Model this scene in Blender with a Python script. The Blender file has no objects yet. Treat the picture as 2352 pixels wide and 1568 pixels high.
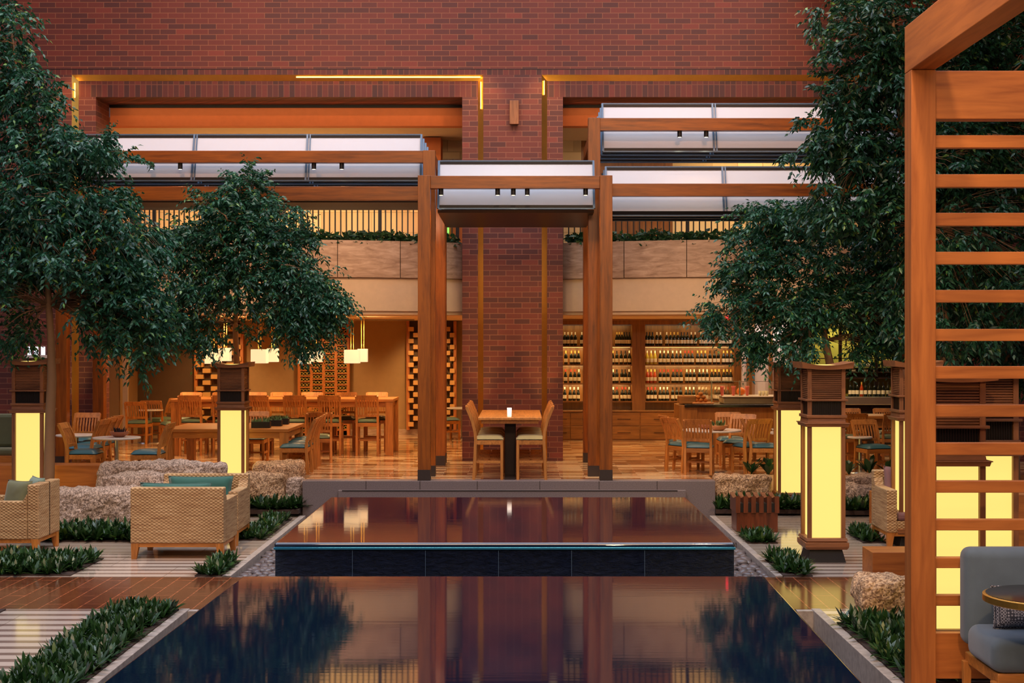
import bpy, bmesh, math, random
import numpy as np
from mathutils import Vector, Matrix, noise
PI = math.pi
R = random.Random(7)
SC = bpy.context.scene
COL = SC.collection
F = 3267.0; CX = 1196.0; CY = 787.0; H = 2.615      # focal in px, principal point, eye height
TZ = 0.515                                           # terrace level above the lower floor
def W(px, py, D): return Vector(((px-CX)*D/F, D, H-(py-CY)*D/F))
def XA(px, D): return (px-CX)*D/F
def ZA(py, D): return H-(py-CY)*D/F
def DG(py, z=0.0): return F*(H-z)/(py-CY)

# ---------------------------------------------------------------- object helpers
def link(o, parent=None):
    COL.objects.link(o)
    if parent is not None: o.parent = parent
    return o
def tag(o, label=None, cat=None, group=None, kind=None):
    if label: o['label'] = label
    if cat: o['category'] = cat
    if group: o['group'] = group
    if kind: o['kind'] = kind
    return o
def empty(name, loc, rz=0.0, label=None, cat=None, group=None):
    o = bpy.data.objects.new(name, None); COL.objects.link(o)
    o.location = loc; o.rotation_euler = (0, 0, rz); o.empty_display_size = .1
    return tag(o, label, cat, group)
def copy_thing(root, loc, rz=None, label=None, group=None, scale=None):
    r = root.copy(); COL.objects.link(r); r.location = loc
    if rz is not None: r.rotation_euler = (0, 0, rz)
    if scale is not None: r.scale = scale
    if label: r['label'] = label
    if group: r['group'] = group
    for ch in list(root.children):
        c = ch.copy(); COL.objects.link(c); c.parent = r
        for g in ch.children:
            d = g.copy(); COL.objects.link(d); d.parent = c
    return r

class MB:
    def __init__(s): s.v = []; s.f = []
    def box(s, x0, x1, y0, y1, z0, z1):
        n = len(s.v)
        s.v += [(x0,y0,z0),(x1,y0,z0),(x1,y1,z0),(x0,y1,z0),(x0,y0,z1),(x1,y0,z1),(x1,y1,z1),(x0,y1,z1)]
        s.f += [(n,n+3,n+2,n+1),(n+4,n+5,n+6,n+7),(n,n+1,n+5,n+4),(n+1,n+2,n+6,n+5),(n+2,n+3,n+7,n+6),(n+3,n,n+4,n+7)]
        return s
    def hexa(s, p):                       # 8 points: bottom 4 ccw, top 4 ccw
        n = len(s.v); s.v += [tuple(q) for q in p]
        s.f += [(n,n+3,n+2,n+1),(n+4,n+5,n+6,n+7),(n,n+1,n+5,n+4),(n+1,n+2,n+6,n+5),(n+2,n+3,n+7,n+6),(n+3,n,n+4,n+7)]
        return s
    def bar(s, a, b, w, d, up=(0,0,1)):   # rectangular bar from a to b
        a = Vector(a); b = Vector(b); t = (b-a).normalized(); u = Vector(up)
        if abs(t.dot(u)) > .98: u = Vector((0,1,0))
        x = t.cross(u).normalized(); y = x.cross(t).normalized()
        p = [a+x*i*w/2+y*j*d/2 for i, j in ((-1,-1),(1,-1),(1,1),(-1,1))]
        q = [b+x*i*w/2+y*j*d/2 for i, j in ((-1,-1),(1,-1),(1,1),(-1,1))]
        return s.hexa(p+q)
    def frustum(s, cx, cy, z0, z1, w0, d0, w1, d1):
        return s.hexa([(cx-w0/2,cy-d0/2,z0),(cx+w0/2,cy-d0/2,z0),(cx+w0/2,cy+d0/2,z0),(cx-w0/2,cy+d0/2,z0),
                       (cx-w1/2,cy-d1/2,z1),(cx+w1/2,cy-d1/2,z1),(cx+w1/2,cy+d1/2,z1),(cx-w1/2,cy+d1/2,z1)])
    def lathe(s, prof, cx=0, cy=0, cz=0, n=12):
        b = len(s.v); m = len(prof)
        for r, z in prof:
            for k in range(n):
                a = 2*PI*k/n; s.v.append((cx+r*math.cos(a), cy+r*math.sin(a), cz+z))
        for i in range(m-1):
            for k in range(n):
                k2 = (k+1) % n
                s.f.append((b+i*n+k, b+i*n+k2, b+(i+1)*n+k2, b+(i+1)*n+k))
        s.f.append(tuple(b+k for k in reversed(range(n)))); s.f.append(tuple(b+(m-1)*n+k for k in range(n)))
        return s
    def tube(s, pts, rad, n=8):
        b = len(s.v); m = len(pts); pts = [Vector(p) for p in pts]
        if not hasattr(rad, '__len__'): rad = [rad]*m
        for i, p in enumerate(pts):
            t = (pts[min(i+1,m-1)]-pts[max(i-1,0)]).normalized()
            u = Vector((1,0,0)) if abs(t.x) < .8 else Vector((0,1,0))
            x = t.cross(u).normalized(); y = t.cross(x)
            for k in range(n):
                a = 2*PI*k/n; q = p+x*math.cos(a)*rad[i]+y*math.sin(a)*rad[i]; s.v.append(tuple(q))
        for i in range(m-1):
            for k in range(n):
                k2 = (k+1) % n
                s.f.append((b+i*n+k, b+i*n+k2, b+(i+1)*n+k2, b+(i+1)*n+k))
        s.f.append(tuple(b+k for k in reversed(range(n)))); s.f.append(tuple(b+(m-1)*n+k for k in range(n)))
        return s
    def prism(s, poly, y0, y1, axis='y'):  # poly in (x,z) extruded in y, or (x,y) extruded in z, or (y,z) in x
        n = len(s.v); m = len(poly)
        for yy in (y0, y1):
            for a, b in poly:
                s.v.append((a,yy,b) if axis == 'y' else ((a,b,yy) if axis == 'z' else (yy,a,b)))
        s.f.append(tuple(n+k for k in range(m))); s.f.append(tuple(n+m+k for k in reversed(range(m))))
        for k in range(m):
            k2 = (k+1) % m; s.f.append((n+k, n+m+k, n+m+k2, n+k2))
        return s
    def grid(s, fn, nu, nv):
        b = len(s.v)
        for i in range(nu+1):
            for j in range(nv+1): s.v.append(tuple(fn(i/nu, j/nv)))
        for i in range(nu):
            for j in range(nv):
                a = b+i*(nv+1)+j; s.f.append((a, a+nv+1, a+nv+2, a+1))
        return s
    def xform(s, M, start=0):
        for i in range(start, len(s.v)): s.v[i] = tuple(M @ Vector(s.v[i]))
        return s
    def build(s, name, mat, parent=None, bevel=0, smooth=False, seg=2, fix=True, loc=None, label=None):
        me = bpy.data.meshes.new(name); me.from_pydata(s.v, [], s.f)
        if fix:
            bm = bmesh.new(); bm.from_mesh(me); bmesh.ops.recalc_face_normals(bm, faces=bm.faces); bm.to_mesh(me); bm.free()
        me.materials.append(mat)
        if smooth:
            me.polygons.foreach_set('use_smooth', [True]*len(me.polygons))
        me.update()
        o = bpy.data.objects.new(name, me); link(o, parent)
        if loc is not None: o.location = loc
        if bevel:
            b = o.modifiers.new('bevel', 'BEVEL'); b.width = bevel; b.segments = seg; b.limit_method = 'ANGLE'; b.harden_normals = False
        if label: o['label'] = label
        return o
def bx(name, mat, x0, x1, y0, y1, z0, z1, parent=None, bevel=0, kind=None, label=None, cat=None, group=None):
    o = MB().box(x0,x1,y0,y1,z0,z1).build(name, mat, parent, bevel)
    return tag(o, label, cat, group, kind)
def struct(name, mat, x0, x1, y0, y1, z0, z1, **k): return bx(name, mat, x0,x1,y0,y1,z0,z1, kind='structure', **k)
def np_mesh(name, verts, faces, mat, parent=None, smooth=False):
    verts = np.asarray(verts, dtype=np.float32); faces = np.asarray(faces, dtype=np.int32); k = faces.shape[1]
    me = bpy.data.meshes.new(name)
    me.vertices.add(len(verts)); me.vertices.foreach_set('co', verts.ravel())
    me.loops.add(faces.size); me.loops.foreach_set('vertex_index', faces.ravel())
    me.polygons.add(len(faces)); me.polygons.foreach_set('loop_start', np.arange(0, faces.size, k, dtype=np.int32))
    me.update(calc_edges=True); me.materials.append(mat)
    if smooth: me.polygons.foreach_set('use_smooth', np.ones(len(faces), dtype=bool))
    o = bpy.data.objects.new(name, me); return link(o, parent)

# ---------------------------------------------------------------- materials
MATS = {}
class NT:
    def __init__(s, name):
        s.m = bpy.data.materials.new(name); s.m.use_nodes = True; s.t = s.m.node_tree
        s.t.nodes.clear(); s.out = s.t.nodes.new('ShaderNodeOutputMaterial')
        s.p = s.t.nodes.new('ShaderNodeBsdfPrincipled'); s.t.links.new(s.p.outputs[0], s.out.inputs[0])
    def n(s, typ, ins=None, **k):
        nd = s.t.nodes.new(typ)
        for a, b in k.items(): setattr(nd, a, b)
        for a, b in (ins or {}).items():
            if isinstance(b, bpy.types.NodeSocket): s.t.links.new(b, nd.inputs[a])
            else: nd.inputs[a].default_value = b
        return nd
    def set(s, **k):
        nm = {'color':'Base Color','rough':'Roughness','metal':'Metallic','ior':'IOR','spec':'Specular IOR Level','normal':'Normal',
              'emis':'Emission Color','estr':'Emission Strength','trans':'Transmission Weight','alpha':'Alpha','coat':'Coat Weight','crough':'Coat Roughness'}
        for a, b in k.items():
            i = s.p.inputs[nm[a]]
            if isinstance(b, bpy.types.NodeSocket): s.t.links.new(b, i)
            else: i.default_value = (*b, 1) if isinstance(b, tuple) and len(b) == 3 else b
        return s
    def coord(s, scale=(1,1,1), rot=(0,0,0), kind='Object'):
        tc = s.n('ShaderNodeTexCoord'); mp = s.n('ShaderNodeMapping', {'Vector': tc.outputs[kind], 'Scale': scale, 'Rotation': rot})
        return mp.outputs[0]
    def ramp(s, fac, stops, interp='LINEAR'):
        r = s.n('ShaderNodeValToRGB', {'Fac': fac}); e = r.color_ramp.elements; r.color_ramp.interpolation = interp
        while len(e) > 1: e.remove(e[-1])
        e[0].position = stops[0][0]; e[0].color = (*stops[0][1], 1)
        for p, c in stops[1:]:
            x = e.new(p); x.color = (*c, 1)
        return r.outputs[0]
    def noise(s, vec, scale=5, detail=4, rough=.55, dist=0): return s.n('ShaderNodeTexNoise', {'Vector': vec, 'Scale': scale, 'Detail': detail, 'Roughness': rough, 'Distortion': dist}).outputs['Fac']
    def bump(s, h, strength=.3, dist=.01): return s.n('ShaderNodeBump', {'Height': h, 'Strength': strength, 'Distance': dist}).outputs[0]
    def mix(s, fac, a, b, mode='MIX'):
        m = s.n('ShaderNodeMix', data_type='RGBA', blend_type=mode)
        for i, v in ((0, fac), (6, a), (7, b)):
            if isinstance(v, bpy.types.NodeSocket): s.t.links.new(v, m.inputs[i])
            else: m.inputs[i].default_value = (*v, 1) if isinstance(v, tuple) and len(v) == 3 else v
        return m.outputs[2]
    def math(s, op, a, b=0.0):
        m = s.n('ShaderNodeMath', operation=op)
        for i, v in ((0, a), (1, b)):
            if isinstance(v, bpy.types.NodeSocket): s.t.links.new(v, m.inputs[i])
            else: m.inputs[i].default_value = v
        return m.outputs[0]
    def sep(s, v): return s.n('ShaderNodeSeparateXYZ', {0: v}).outputs
def sr(r, g, b):                           # srgb 0-255 -> linear
    f = lambda c: (c/12.92 if c <= .04045 else ((c+.055)/1.055)**2.4)
    return (f(r/255), f(g/255), f(b/255))

def wood(name, axis, c1, c2, rough=.42, sc=1.0, knots=False, spec=.5):
    t = NT(name); st = {'x': (1.2,14,14), 'y': (14,1.2,14), 'z': (14,14,1.2)}[axis]
    v = t.coord(tuple(q*sc for q in st)); v2 = t.coord(tuple(q*sc*.22 for q in st))
    n1 = t.noise(v, 2.2, 6, .6, .6); n2 = t.noise(v2, 2.0, 3, .5, 1.2)
    w = t.math('ADD', t.math('MULTIPLY', n1, .6), t.math('MULTIPLY', n2, .5))
    col = t.ramp(w, [(.36, c2), (.5, tuple((a+b)/2 for a, b in zip(c1, c2))), (.66, c1)])
    oi = t.n('ShaderNodeObjectInfo').outputs['Random']
    hs = t.n('ShaderNodeHueSaturation', {'Color': col, 'Value': t.math('ADD', t.math('MULTIPLY', oi, .2), .9)})
    t.set(color=hs.outputs[0], rough=rough, spec=spec, normal=t.bump(n1, .12, .004)); return t.m
def brick(name, c1, c2, mortar, bw=.285, bh=.095, swap=False, ms=.006, uv='xz', offset=.5, gloss=.6):
    t = NT(name); tc = t.n('ShaderNodeTexCoord'); s = t.sep(tc.outputs['Object'])
    a = t.math('ADD', s[0], s[1]) if uv == 'xz' else s[0]
    b = s[2] if uv == 'xz' else s[1]
    vec = t.n('ShaderNodeCombineXYZ', {0: b if swap else a, 1: a if swap else b}).outputs[0]
    br = t.n('ShaderNodeTexBrick', {'Vector': vec, 'Color1': (0,0,0,1), 'Color2': (1,1,1,1), 'Mortar': (.5,.5,.5,1), 'Scale': 1.0, 'Mortar Size': ms,
             'Mortar Smooth': .1, 'Bias': 0.0, 'Brick Width': bw, 'Row Height': bh}, offset=offset)
    vr = t.noise(t.coord((1,1,1)), 30, 3)
    c3 = tuple(x*.55 for x in c2)
    bc = t.ramp(br.outputs['Color'], [(0, tuple(x*.8 for x in c2)), (.2, c2), (.6, c1), (.94, tuple(x*1.15 for x in c1)), (1, tuple(x*1.5 for x in c1))])
    bc = t.mix(t.math('MULTIPLY', vr, .35), bc, c2)
    col = t.mix(br.outputs['Fac'], bc, mortar)
    h = t.math('SUBTRACT', t.math('MULTIPLY', vr, .3), br.outputs['Fac'])
    t.set(color=col, rough=gloss, normal=t.bump(h, .35, .006)); return t.m
def plain(name, c, rough=.6, metal=0, spec=.5, bumpsc=0, bs=.1):
    t = NT(name); v = t.coord()
    n = t.noise(v, 9, 3); col = t.mix(n, tuple(x*.9 for x in c), tuple(min(1, x*1.08) for x in c))
    t.set(color=col, rough=rough, metal=metal, spec=spec)
    if bumpsc: t.set(normal=t.bump(t.noise(v, bumpsc, 4), bs, .005))
    return t.m
def emit(name, c, strength, base=None):
    t = NT(name); t.set(color=base or c, emis=c, estr=strength, rough=.6); return t.m
def granite(name, c1, c2, c3, sc=1.0):
    t = NT(name); v = t.coord((sc,sc,sc))
    vo = t.n('ShaderNodeTexVoronoi', {'Vector': v, 'Scale': 85.0, 'Randomness': 1.0}).outputs['Color']
    vs = t.sep(vo)[0]; n = t.noise(v, 12, 5)
    f = t.math('ADD', t.math('MULTIPLY', vs, .65), t.math('MULTIPLY', n, .4))
    col = t.ramp(f, [(.1, c3), (.35, c2), (.6, c1), (.85, tuple(min(1, x*1.5) for x in c1))])
    t.set(color=col, rough=.85, normal=t.bump(f, .8, .02)); return t.m
def leafmat(name, c1, c2, c3, rough=.38):
    t = NT(name); g = t.n('ShaderNodeNewGeometry').outputs['Random Per Island']
    col = t.ramp(g, [(0, c2), (.5, c1), (.93, c1), (.99, c3)])
    t.set(color=col, rough=rough, spec=.6)
    tr = t.n('ShaderNodeBsdfTranslucent', {'Color': col}); ad = t.n('ShaderNodeMixShader', {0: .18, 1: t.p.outputs[0], 2: tr.outputs[0]})
    t.t.links.new(ad.outputs[0], t.out.inputs[0]); return t.m
def floor_striped(name, light, dark, pitch, duty, contrast=1.0, rough=.16, tile=None):
    t = NT(name); tc = t.n('ShaderNodeTexCoord'); s = t.sep(tc.outputs['Object'])
    fr = t.math('FRACT', t.math('DIVIDE', s[1], pitch))
    st = t.ramp(fr, [(0, (0,0,0)), (.04, (1,1,1)), (duty, (1,1,1)), (duty+.05, (0,0,0))])
    n = t.noise(t.coord((.8, 9, 1)), 3, 5, .6)
    base = t.mix(t.math('MULTIPLY', st, contrast), dark, light)
    col = t.mix(t.math('MULTIPLY', n, .5), base, tuple(x*.62 for x in light), 'MIX')
    br = t.n('ShaderNodeTexBrick', {'Vector': t.n('ShaderNodeCombineXYZ', {0: s[0], 1: s[1]}).outputs[0], 'Color1': (1,1,1,1), 'Color2': (.86,.86,.86,1), 'Mortar': (.45,.42,.4,1), 'Scale': 1.0,
             'Mortar Size': .004, 'Brick Width': 1.6, 'Row Height': pitch*4}, offset=.5)
    col = t.mix(1.0, col, br.outputs['Color'], 'MULTIPLY')
    t.set(color=col, rough=t.math('ADD', t.math('MULTIPLY', n, .06), rough-.03)); return t.m

M = {}
def mats():
    M['brick'] = brick('red_brick', sr(108,38,19), sr(86,32,20), sr(138,78,46))
    M['brick_purple'] = brick('plum_brick', sr(104,44,32), sr(84,38,33), sr(130,80,60))
    M['soldier'] = brick('soldier_course_brick', sr(102,36,20), sr(72,28,20), sr(120,66,42), bw=.30, bh=.098, swap=True, offset=0)
    M['rowlock'] = brick('rowlock_brick', sr(108,38,22), sr(74,30,22), sr(126,70,44), bw=.30, bh=.098, swap=True, offset=0)
    wo, wd = sr(214,122,52), sr(140,64,22)
    for a in 'xyz': M['post_'+a] = wood('pergola_wood_'+a, a, sr(150,78,16), sr(92,42,6), .36, .8)
    for a in 'xyz': M['cedar_'+a] = wood('cedar_wood_'+a, a, sr(196,116,50), sr(146,76,26), .5, .55)
    for a in 'xyz': M['chair_'+a] = wood('chair_wood_'+a, a, sr(200,128,58), sr(138,80,30), .4, 1.2)
    for a in 'xyz': M['lantern_'+a] = wood('lantern_wood_'+a, a, sr(154,98,60), sr(100,60,34), .45, 1.0)
    for a in 'xz': M['bar_'+a] = wood('bar_wood_'+a, a, sr(156,102,46), sr(104,64,24), .35, .7)
    M['brass'] = plain('polished_brass', (1.0,.56,.12), .36, 1.0, bumpsc=6, bs=.6)
    M['steel'] = plain('blue_grey_frame', sr(84,110,136), .4, .15)
    M['darkmetal'] = plain('dark_bronze', sr(46,34,30), .4, .5)
    M['steel_warm'] = plain('warm_steel', sr(214,190,150), .3, .3); M['stoolwood'] = wood('dark_stool_wood', 'z', sr(116,56,30), sr(68,28,14), .35); M['block'] = plain('pale_wood_block', sr(214,156,84), .6); M['skyglint'] = plain('blue_sky_reflection', sr(60,150,190), .12, .6); M['black'] = plain('black_metal', sr(24,20,20), .5, .2)
    M['stainless'] = plain('stainless', sr(200,196,186), .25, .9)
    M['cream'] = plain('cream_plaster', sr(208,184,158), .8)
    M['ceiling'] = plain('ceiling_paint', sr(226,200,160), .85)
    M['bulk'] = plain('bulkhead_paint', sr(222,132,80), .8)
    M['tanwall'] = plain('tan_fabric_wall', sr(168,132,88), .9, bumpsc=90, bs=.2)
    M['dkwall'] = plain('dark_brown_wall', sr(96,70,46), .85)
    M['wallpaper'] = brick('pale_wallpaper', sr(236,216,170), sr(228,206,160), sr(210,188,140), bw=.5, bh=.4, ms=.01, gloss=.8)
    t = NT('travertine'); v = t.coord((1,1,5)); n = t.noise(v, 3, 6, .65, .8)
    t.set(color=t.ramp(n, [(.3, sr(136,106,86)), (.5, sr(170,140,118)), (.7, sr(194,166,144))]), rough=.45, normal=t.bump(n, .1, .005)); M['travertine'] = t.m
    M['stone_grey'] = granite('grey_granite', sr(128,116,116), sr(104,94,96), sr(84,76,80), 3.0)
    t = NT('grey_granite_honed'); n = t.noise(t.coord(), 90, 4); t.set(color=t.ramp(n, [(.3, sr(96,84,84)), (.7, sr(136,122,120))]), rough=.35); M['granite_honed'] = t.m
    M['curb'] = (lambda t: (t.set(color=t.ramp(t.noise(t.coord(), 14, 5), [(.3, sr(150,138,130)), (.7, sr(190,178,168))]), rough=.4), t.m)[1])(NT('pale_curb_stone'))
    M['rock_warm'] = granite('rough_tan_granite', sr(196,160,122), sr(150,112,80), sr(90,66,52), .8)
    M['rock_cool'] = granite('rough_grey_granite', sr(184,160,142), sr(140,116,100), sr(82,64,56), .8)
    M['pebble'] = plain('river_pebble', sr(96,88,90), .35)
    M['soil'] = plain('dark_soil', sr(54,36,28), .9, bumpsc=40, bs=.6)
    M['basin'] = plain('basin_stone', sr(30,32,40), .4)
    # wet water wall: dark slate split face
    t = NT('wet_slate'); v = t.coord((1,1,3.2)); n = t.noise(v, 9, 6, .65, .6); n2 = t.noise(v, 34, 4, .6)
    h = t.math('ADD', n, t.math('MULTIPLY', n2, .4))
    tc = t.n('ShaderNodeTexCoord'); sx = t.sep(tc.outputs['Object'])
    t.set(color=t.ramp(n, [(.3, (.006,.010,.026)), (.7, (.022,.034,.085))]), rough=.12, spec=.8, normal=t.bump(h, 1.0, .16)); M['slate'] = t.m
    # water
    t = NT('pool_water'); v = t.coord((.5, 9, 1)); n = t.noise(v, 2.6, 3, .5); v2 = t.coord((.25, 2.2, 1)); n2 = t.noise(v2, 1.2, 2, .5)
    h = t.math('ADD', t.math('MULTIPLY', n, .5), n2)
    t.set(color=(.003,.008,.026), rough=.045, ior=1.75, spec=.9, normal=t.bump(h, .014, .03)); M['water'] = t.m
    # floors
    M['floor_light'] = floor_striped('pale_travertine_floor', sr(206,186,166), sr(178,154,134), .27, .55, .6, .085)
    M['floor_stripe'] = floor_striped('striped_travertine_floor', sr(214,196,180), sr(120,96,84), .245, .58, 1.0, .10)
    t = NT('dark_stone_tile'); tc = t.n('ShaderNodeTexCoord'); s = t.sep(tc.outputs['Object'])
    br = t.n('ShaderNodeTexBrick', {'Vector': t.n('ShaderNodeCombineXYZ', {0: s[1], 1: s[0]}).outputs[0], 'Color1': (1,1,1,1), 'Color2': (.75,.72,.7,1), 'Mortar': (3.2,2.8,2.5,1), 'Scale': 1.0, 'Mortar Size': .006, 'Brick Width': .95, 'Row Height': .19}, offset=.5)
    n = t.noise(t.coord((1, 6, 1)), 4, 6, .65)
    t.set(color=t.mix(1.0, t.ramp(n, [(.3, sr(62,36,26)), (.7, sr(124,70,46))]), br.outputs['Color'], 'MULTIPLY'), rough=.14); M['floor_dark'] = t.m
    t = NT('polished_plank_stone'); tc = t.n('ShaderNodeTexCoord'); s = t.sep(tc.outputs['Object'])
    br = t.n('ShaderNodeTexBrick', {'Vector': t.n('ShaderNodeCombineXYZ', {0: s[0], 1: s[1]}).outputs[0], 'Color1': (0,0,0,1), 'Color2': (1,1,1,1), 'Mortar': (.5,.5,.5,1), 'Scale': 1.0, 'Mortar Size': .004, 'Brick Width': .62, 'Row Height': .16}, offset=.37)
    st = t.n('ShaderNodeTexNoise', {'Vector': t.n('ShaderNodeCombineXYZ', {1: s[1]}).outputs[0], 'Scale': 3.4, 'Detail': 5.0}).outputs['Fac']
    f = t.math('ADD', t.math('MULTIPLY', br.outputs['Color'], .35), t.math('MULTIPLY', st, .75))
    c = t.ramp(f, [(.38, sr(112,68,38)), (.52, sr(184,128,80)), (.66, sr(232,192,144))])
    t.set(color=t.mix(br.outputs['Fac'], c, sr(214,186,150)), rough=.1); M['floor_terrace'] = t.m
    # frosted canopy glass
    t = NT('frosted_glass'); t.set(color=(.93,.95,.98), rough=.5, spec=.4)
    tr = t.n('ShaderNodeBsdfTranslucent', {'Color': (.9,.92,.96,1)}); mx = t.n('ShaderNodeMixShader', {0: .5, 1: t.p.outputs[0], 2: tr.outputs[0]})
    t.t.links.new(mx.outputs[0], t.out.inputs[0]); M['pane'] = t.m
    # wicker
    t = NT('woven_wicker'); tc = t.n('ShaderNodeTexCoord'); s = t.sep(tc.outputs['Object'])
    hx = t.math('SINE', t.math('MULTIPLY', t.math('ADD', s[0], s[1]), 110)); hz = t.math('SINE', t.math('MULTIPLY', s[2], 170))
    wv = t.math('MULTIPLY', hx, hz); band = t.noise(t.coord((1,1,22)), 3, 3, .6)
    c = t.ramp(band, [(.3, sr(150,108,70)), (.5, sr(196,156,108)), (.7, sr(222,188,140))])
    c = t.mix(t.math('ADD', t.math('MULTIPLY', wv, .34), .3), c, sr(112,74,42)); t.set(color=c, rough=.7, normal=t.bump(wv, .8, .004)); M['wicker'] = t.m
    def fabric(name, c, sc=160):
        t = NT(name); n = t.noise(t.coord(), sc, 3); n2 = t.noise(t.coord(), 6, 3)
        t.set(color=t.mix(n2, tuple(x*.78 for x in c), tuple(min(1,x*1.2) for x in c)), rough=.85, normal=t.bump(n, .25, .003)); t.p.inputs['Sheen Weight'].default_value = .25; return t.m
    M['teal'] = fabric('teal_velvet', sr(42,92,82)); M['olive'] = fabric('olive_fabric', sr(98,98,66)); M['sage'] = fabric('sage_fabric', sr(112,128,110))
    M['mauve'] = fabric('mauve_fabric', sr(124,84,84)); M['greyblue'] = fabric('grey_blue_fabric', sr(92,106,116)); M['taupe'] = fabric('taupe_fabric', sr(130,112,104))
    M['bluecush'] = plain('blue_vinyl_cushion', sr(52,98,108), .38); M['greencush'] = plain('green_vinyl_cushion', sr(96,112,84), .4); M['goldcush'] = fabric('gold_cushion', sr(176,152,96))
    t = NT('patterned_fabric'); v = t.coord((28,28,28)); vo = t.n('ShaderNodeTexVoronoi', {'Vector': v, 'Scale': 1.6, 'Randomness': .15}).outputs['Distance']
    t.set(color=t.ramp(vo, [(.3, sr(60,58,64)), (.42, sr(196,190,190)), (.55, sr(70,68,74))]), rough=.85); M['pattern'] = t.m
    M['lamp'] = emit('lantern_shade', (1.0,.74,.19), 1.0, (.25,.18,.06)); M['pendant'] = emit('pendant_shade', (1.0,.74,.44), .72, (.5,.42,.3))
    M['brass_glint'] = emit('brass_highlight', (1.0,.50,.12), 7.0); M['brass_glint2'] = emit('warm_strip', (1.0,.66,.25), 1.6); M['spot'] = emit('spot_lens', (1.0,.8,.5), 3.0)
    M['green_light'] = emit('green_light', (.35,1.0,.15), 1.0); M['red_light'] = emit('red_light', (1.0,.05,.06), 2.0); M['window_light'] = emit('daylight_pane', (.8,.88,1.0), 1.3)
    M['leaf'] = leafmat('ficus_leaf', sr(44,98,66), sr(26,66,54), sr(120,160,64)); M['leaf2'] = leafmat('ficus_leaf_deep', sr(38,84,54), sr(22,54,42), sr(104,136,54))
    M['ground'] = leafmat('groundcover_leaf', sr(44,78,34), sr(26,48,24), sr(84,112,48), .3); M['bark'] = plain('pale_bark', sr(150,112,76), .8, bumpsc=30, bs=.5)
    M['twig'] = plain('twig_bark', sr(132,96,66), .8); M['broad'] = leafmat('broad_leaf', sr(48,88,54), sr(26,56,38), sr(80,120,64), .3)
    M['marble'] = plain('white_table_top', sr(228,216,204), .2); M['counter'] = plain('black_counter', sr(26,22,22), .12)
    t = NT('clear_glass'); t.set(color=(.95,1,.97), rough=.02, trans=1.0, ior=1.1, alpha=.35); M['glass'] = t.m
    M['bottle'] = plain('dark_bottle_glass', sr(22,26,16), .08); M['bottle_white'] = plain('yellow_green_bottle_glass', sr(190,170,60), .1); M['bottle_rose'] = plain('amber_bottle_glass', sr(170,60,20), .1)
    M['paper'] = plain('cream_paper', sr(238,226,196), .7); M['cap_red'] = plain('red_foil', sr(170,50,36), .35); M['cap_gold'] = plain('gold_foil', sr(214,176,90), .3); M['cap_white'] = plain('cream_foil', sr(232,220,196), .4); M['cap_black'] = plain('black_foil', sr(30,26,24), .35)
    M['lime'] = plain('lime_backdrop', sr(176,164,66), .8); M['curtain'] = plain('pale_panel', sr(226,214,208), .7)
    M['clay'] = plain('terracotta_bowl', sr(160,92,60), .6); M['woodbowl'] = plain('wooden_bowl', sr(196,128,76), .5); M['succ'] = plain('succulent_green', sr(96,124,76), .5); M['succ_dk'] = plain('succulent_dark', sr(48,40,52), .5)
    M['orange'] = plain('orange_peel', sr(220,120,40), .5); M['pink'] = plain('pink_drink', sr(220,110,100), .3); M['bread'] = plain('bread_crust', sr(196,120,50), .6); M['foot'] = plain('post_shoe', sr(58,46,42), .5, .3)
    M['candle'] = emit('candle_glass', (1.0,.8,.6), .9, (.9,.9,.9))
LAMP_E = 1.15
mats()
AX = -.145                                    # symmetry axis of the hall
# ================================================================ FLOORS
DK0, DK1 = 13.98, 15.88
xl, xr = -3.336, 2.94                         # outer faces of the two channel curbs
struct('floor', M['floor_stripe'], -9, xl, 7, DK0, -.25, 0)
struct('floor', M['floor_dark'], -9, -2.75, DK0, DK1, -.25, -.002)
struct('floor', M['floor_stripe'], -9, xl, DK1, 17.6, -.25, 0)
struct('floor', M['floor_light'], -9, xl, 17.6, 24.6, -.25, 0)
struct('floor', M['floor_stripe'], xr, 9, 7, DK0, -.25, 0)
struct('floor', M['floor_dark'], 2.35, 9, DK0, DK1, -.25, -.002)
struct('floor', M['floor_stripe'], xr, 9, DK1, 17.6, -.25, 0)
struct('floor', M['floor_light'], xr, 9, 17.6, 24.6, -.25, 0)
struct('floor', M['basin'], xl, xr, 7, 21.6, -.45, -.36)
# terrace floor
struct('floor', M['floor_terrace'], -3.315, 2.955, 21.6+.28, 34, .2, TZ)
struct('floor', M['floor_terrace'], -4.5, -3.315, 22.6, 34, .0, TZ); struct('floor', M['floor_terrace'], -12.5, -4.5, 20.95, 34, .0, TZ)
struct('floor', M['floor_terrace'], 2.955, 12.5, 22.6, 34, .0, TZ)
# terrace retaining wall above the upper pool: face with stepped pool surround
w = MB(); w.box(-3.315, 2.955, 21.60, 21.88, -.3, TZ+.004)
w.box(-2.76, 2.50, 21.50, 21.6, -.3, .385)
for jx in (-2.35,-1.53,-.66,.29,1.19,2.07): struct('trim_1', M['black'], jx-.003, jx+.003, 21.594, 21.6, .39, TZ)
w.build('wall_front', M['granite_honed'], None, .006)['kind'] = 'structure'
struct('trim_2', M['black'], -2.70, 2.37, 21.495, 21.5, .372, .387)
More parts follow.
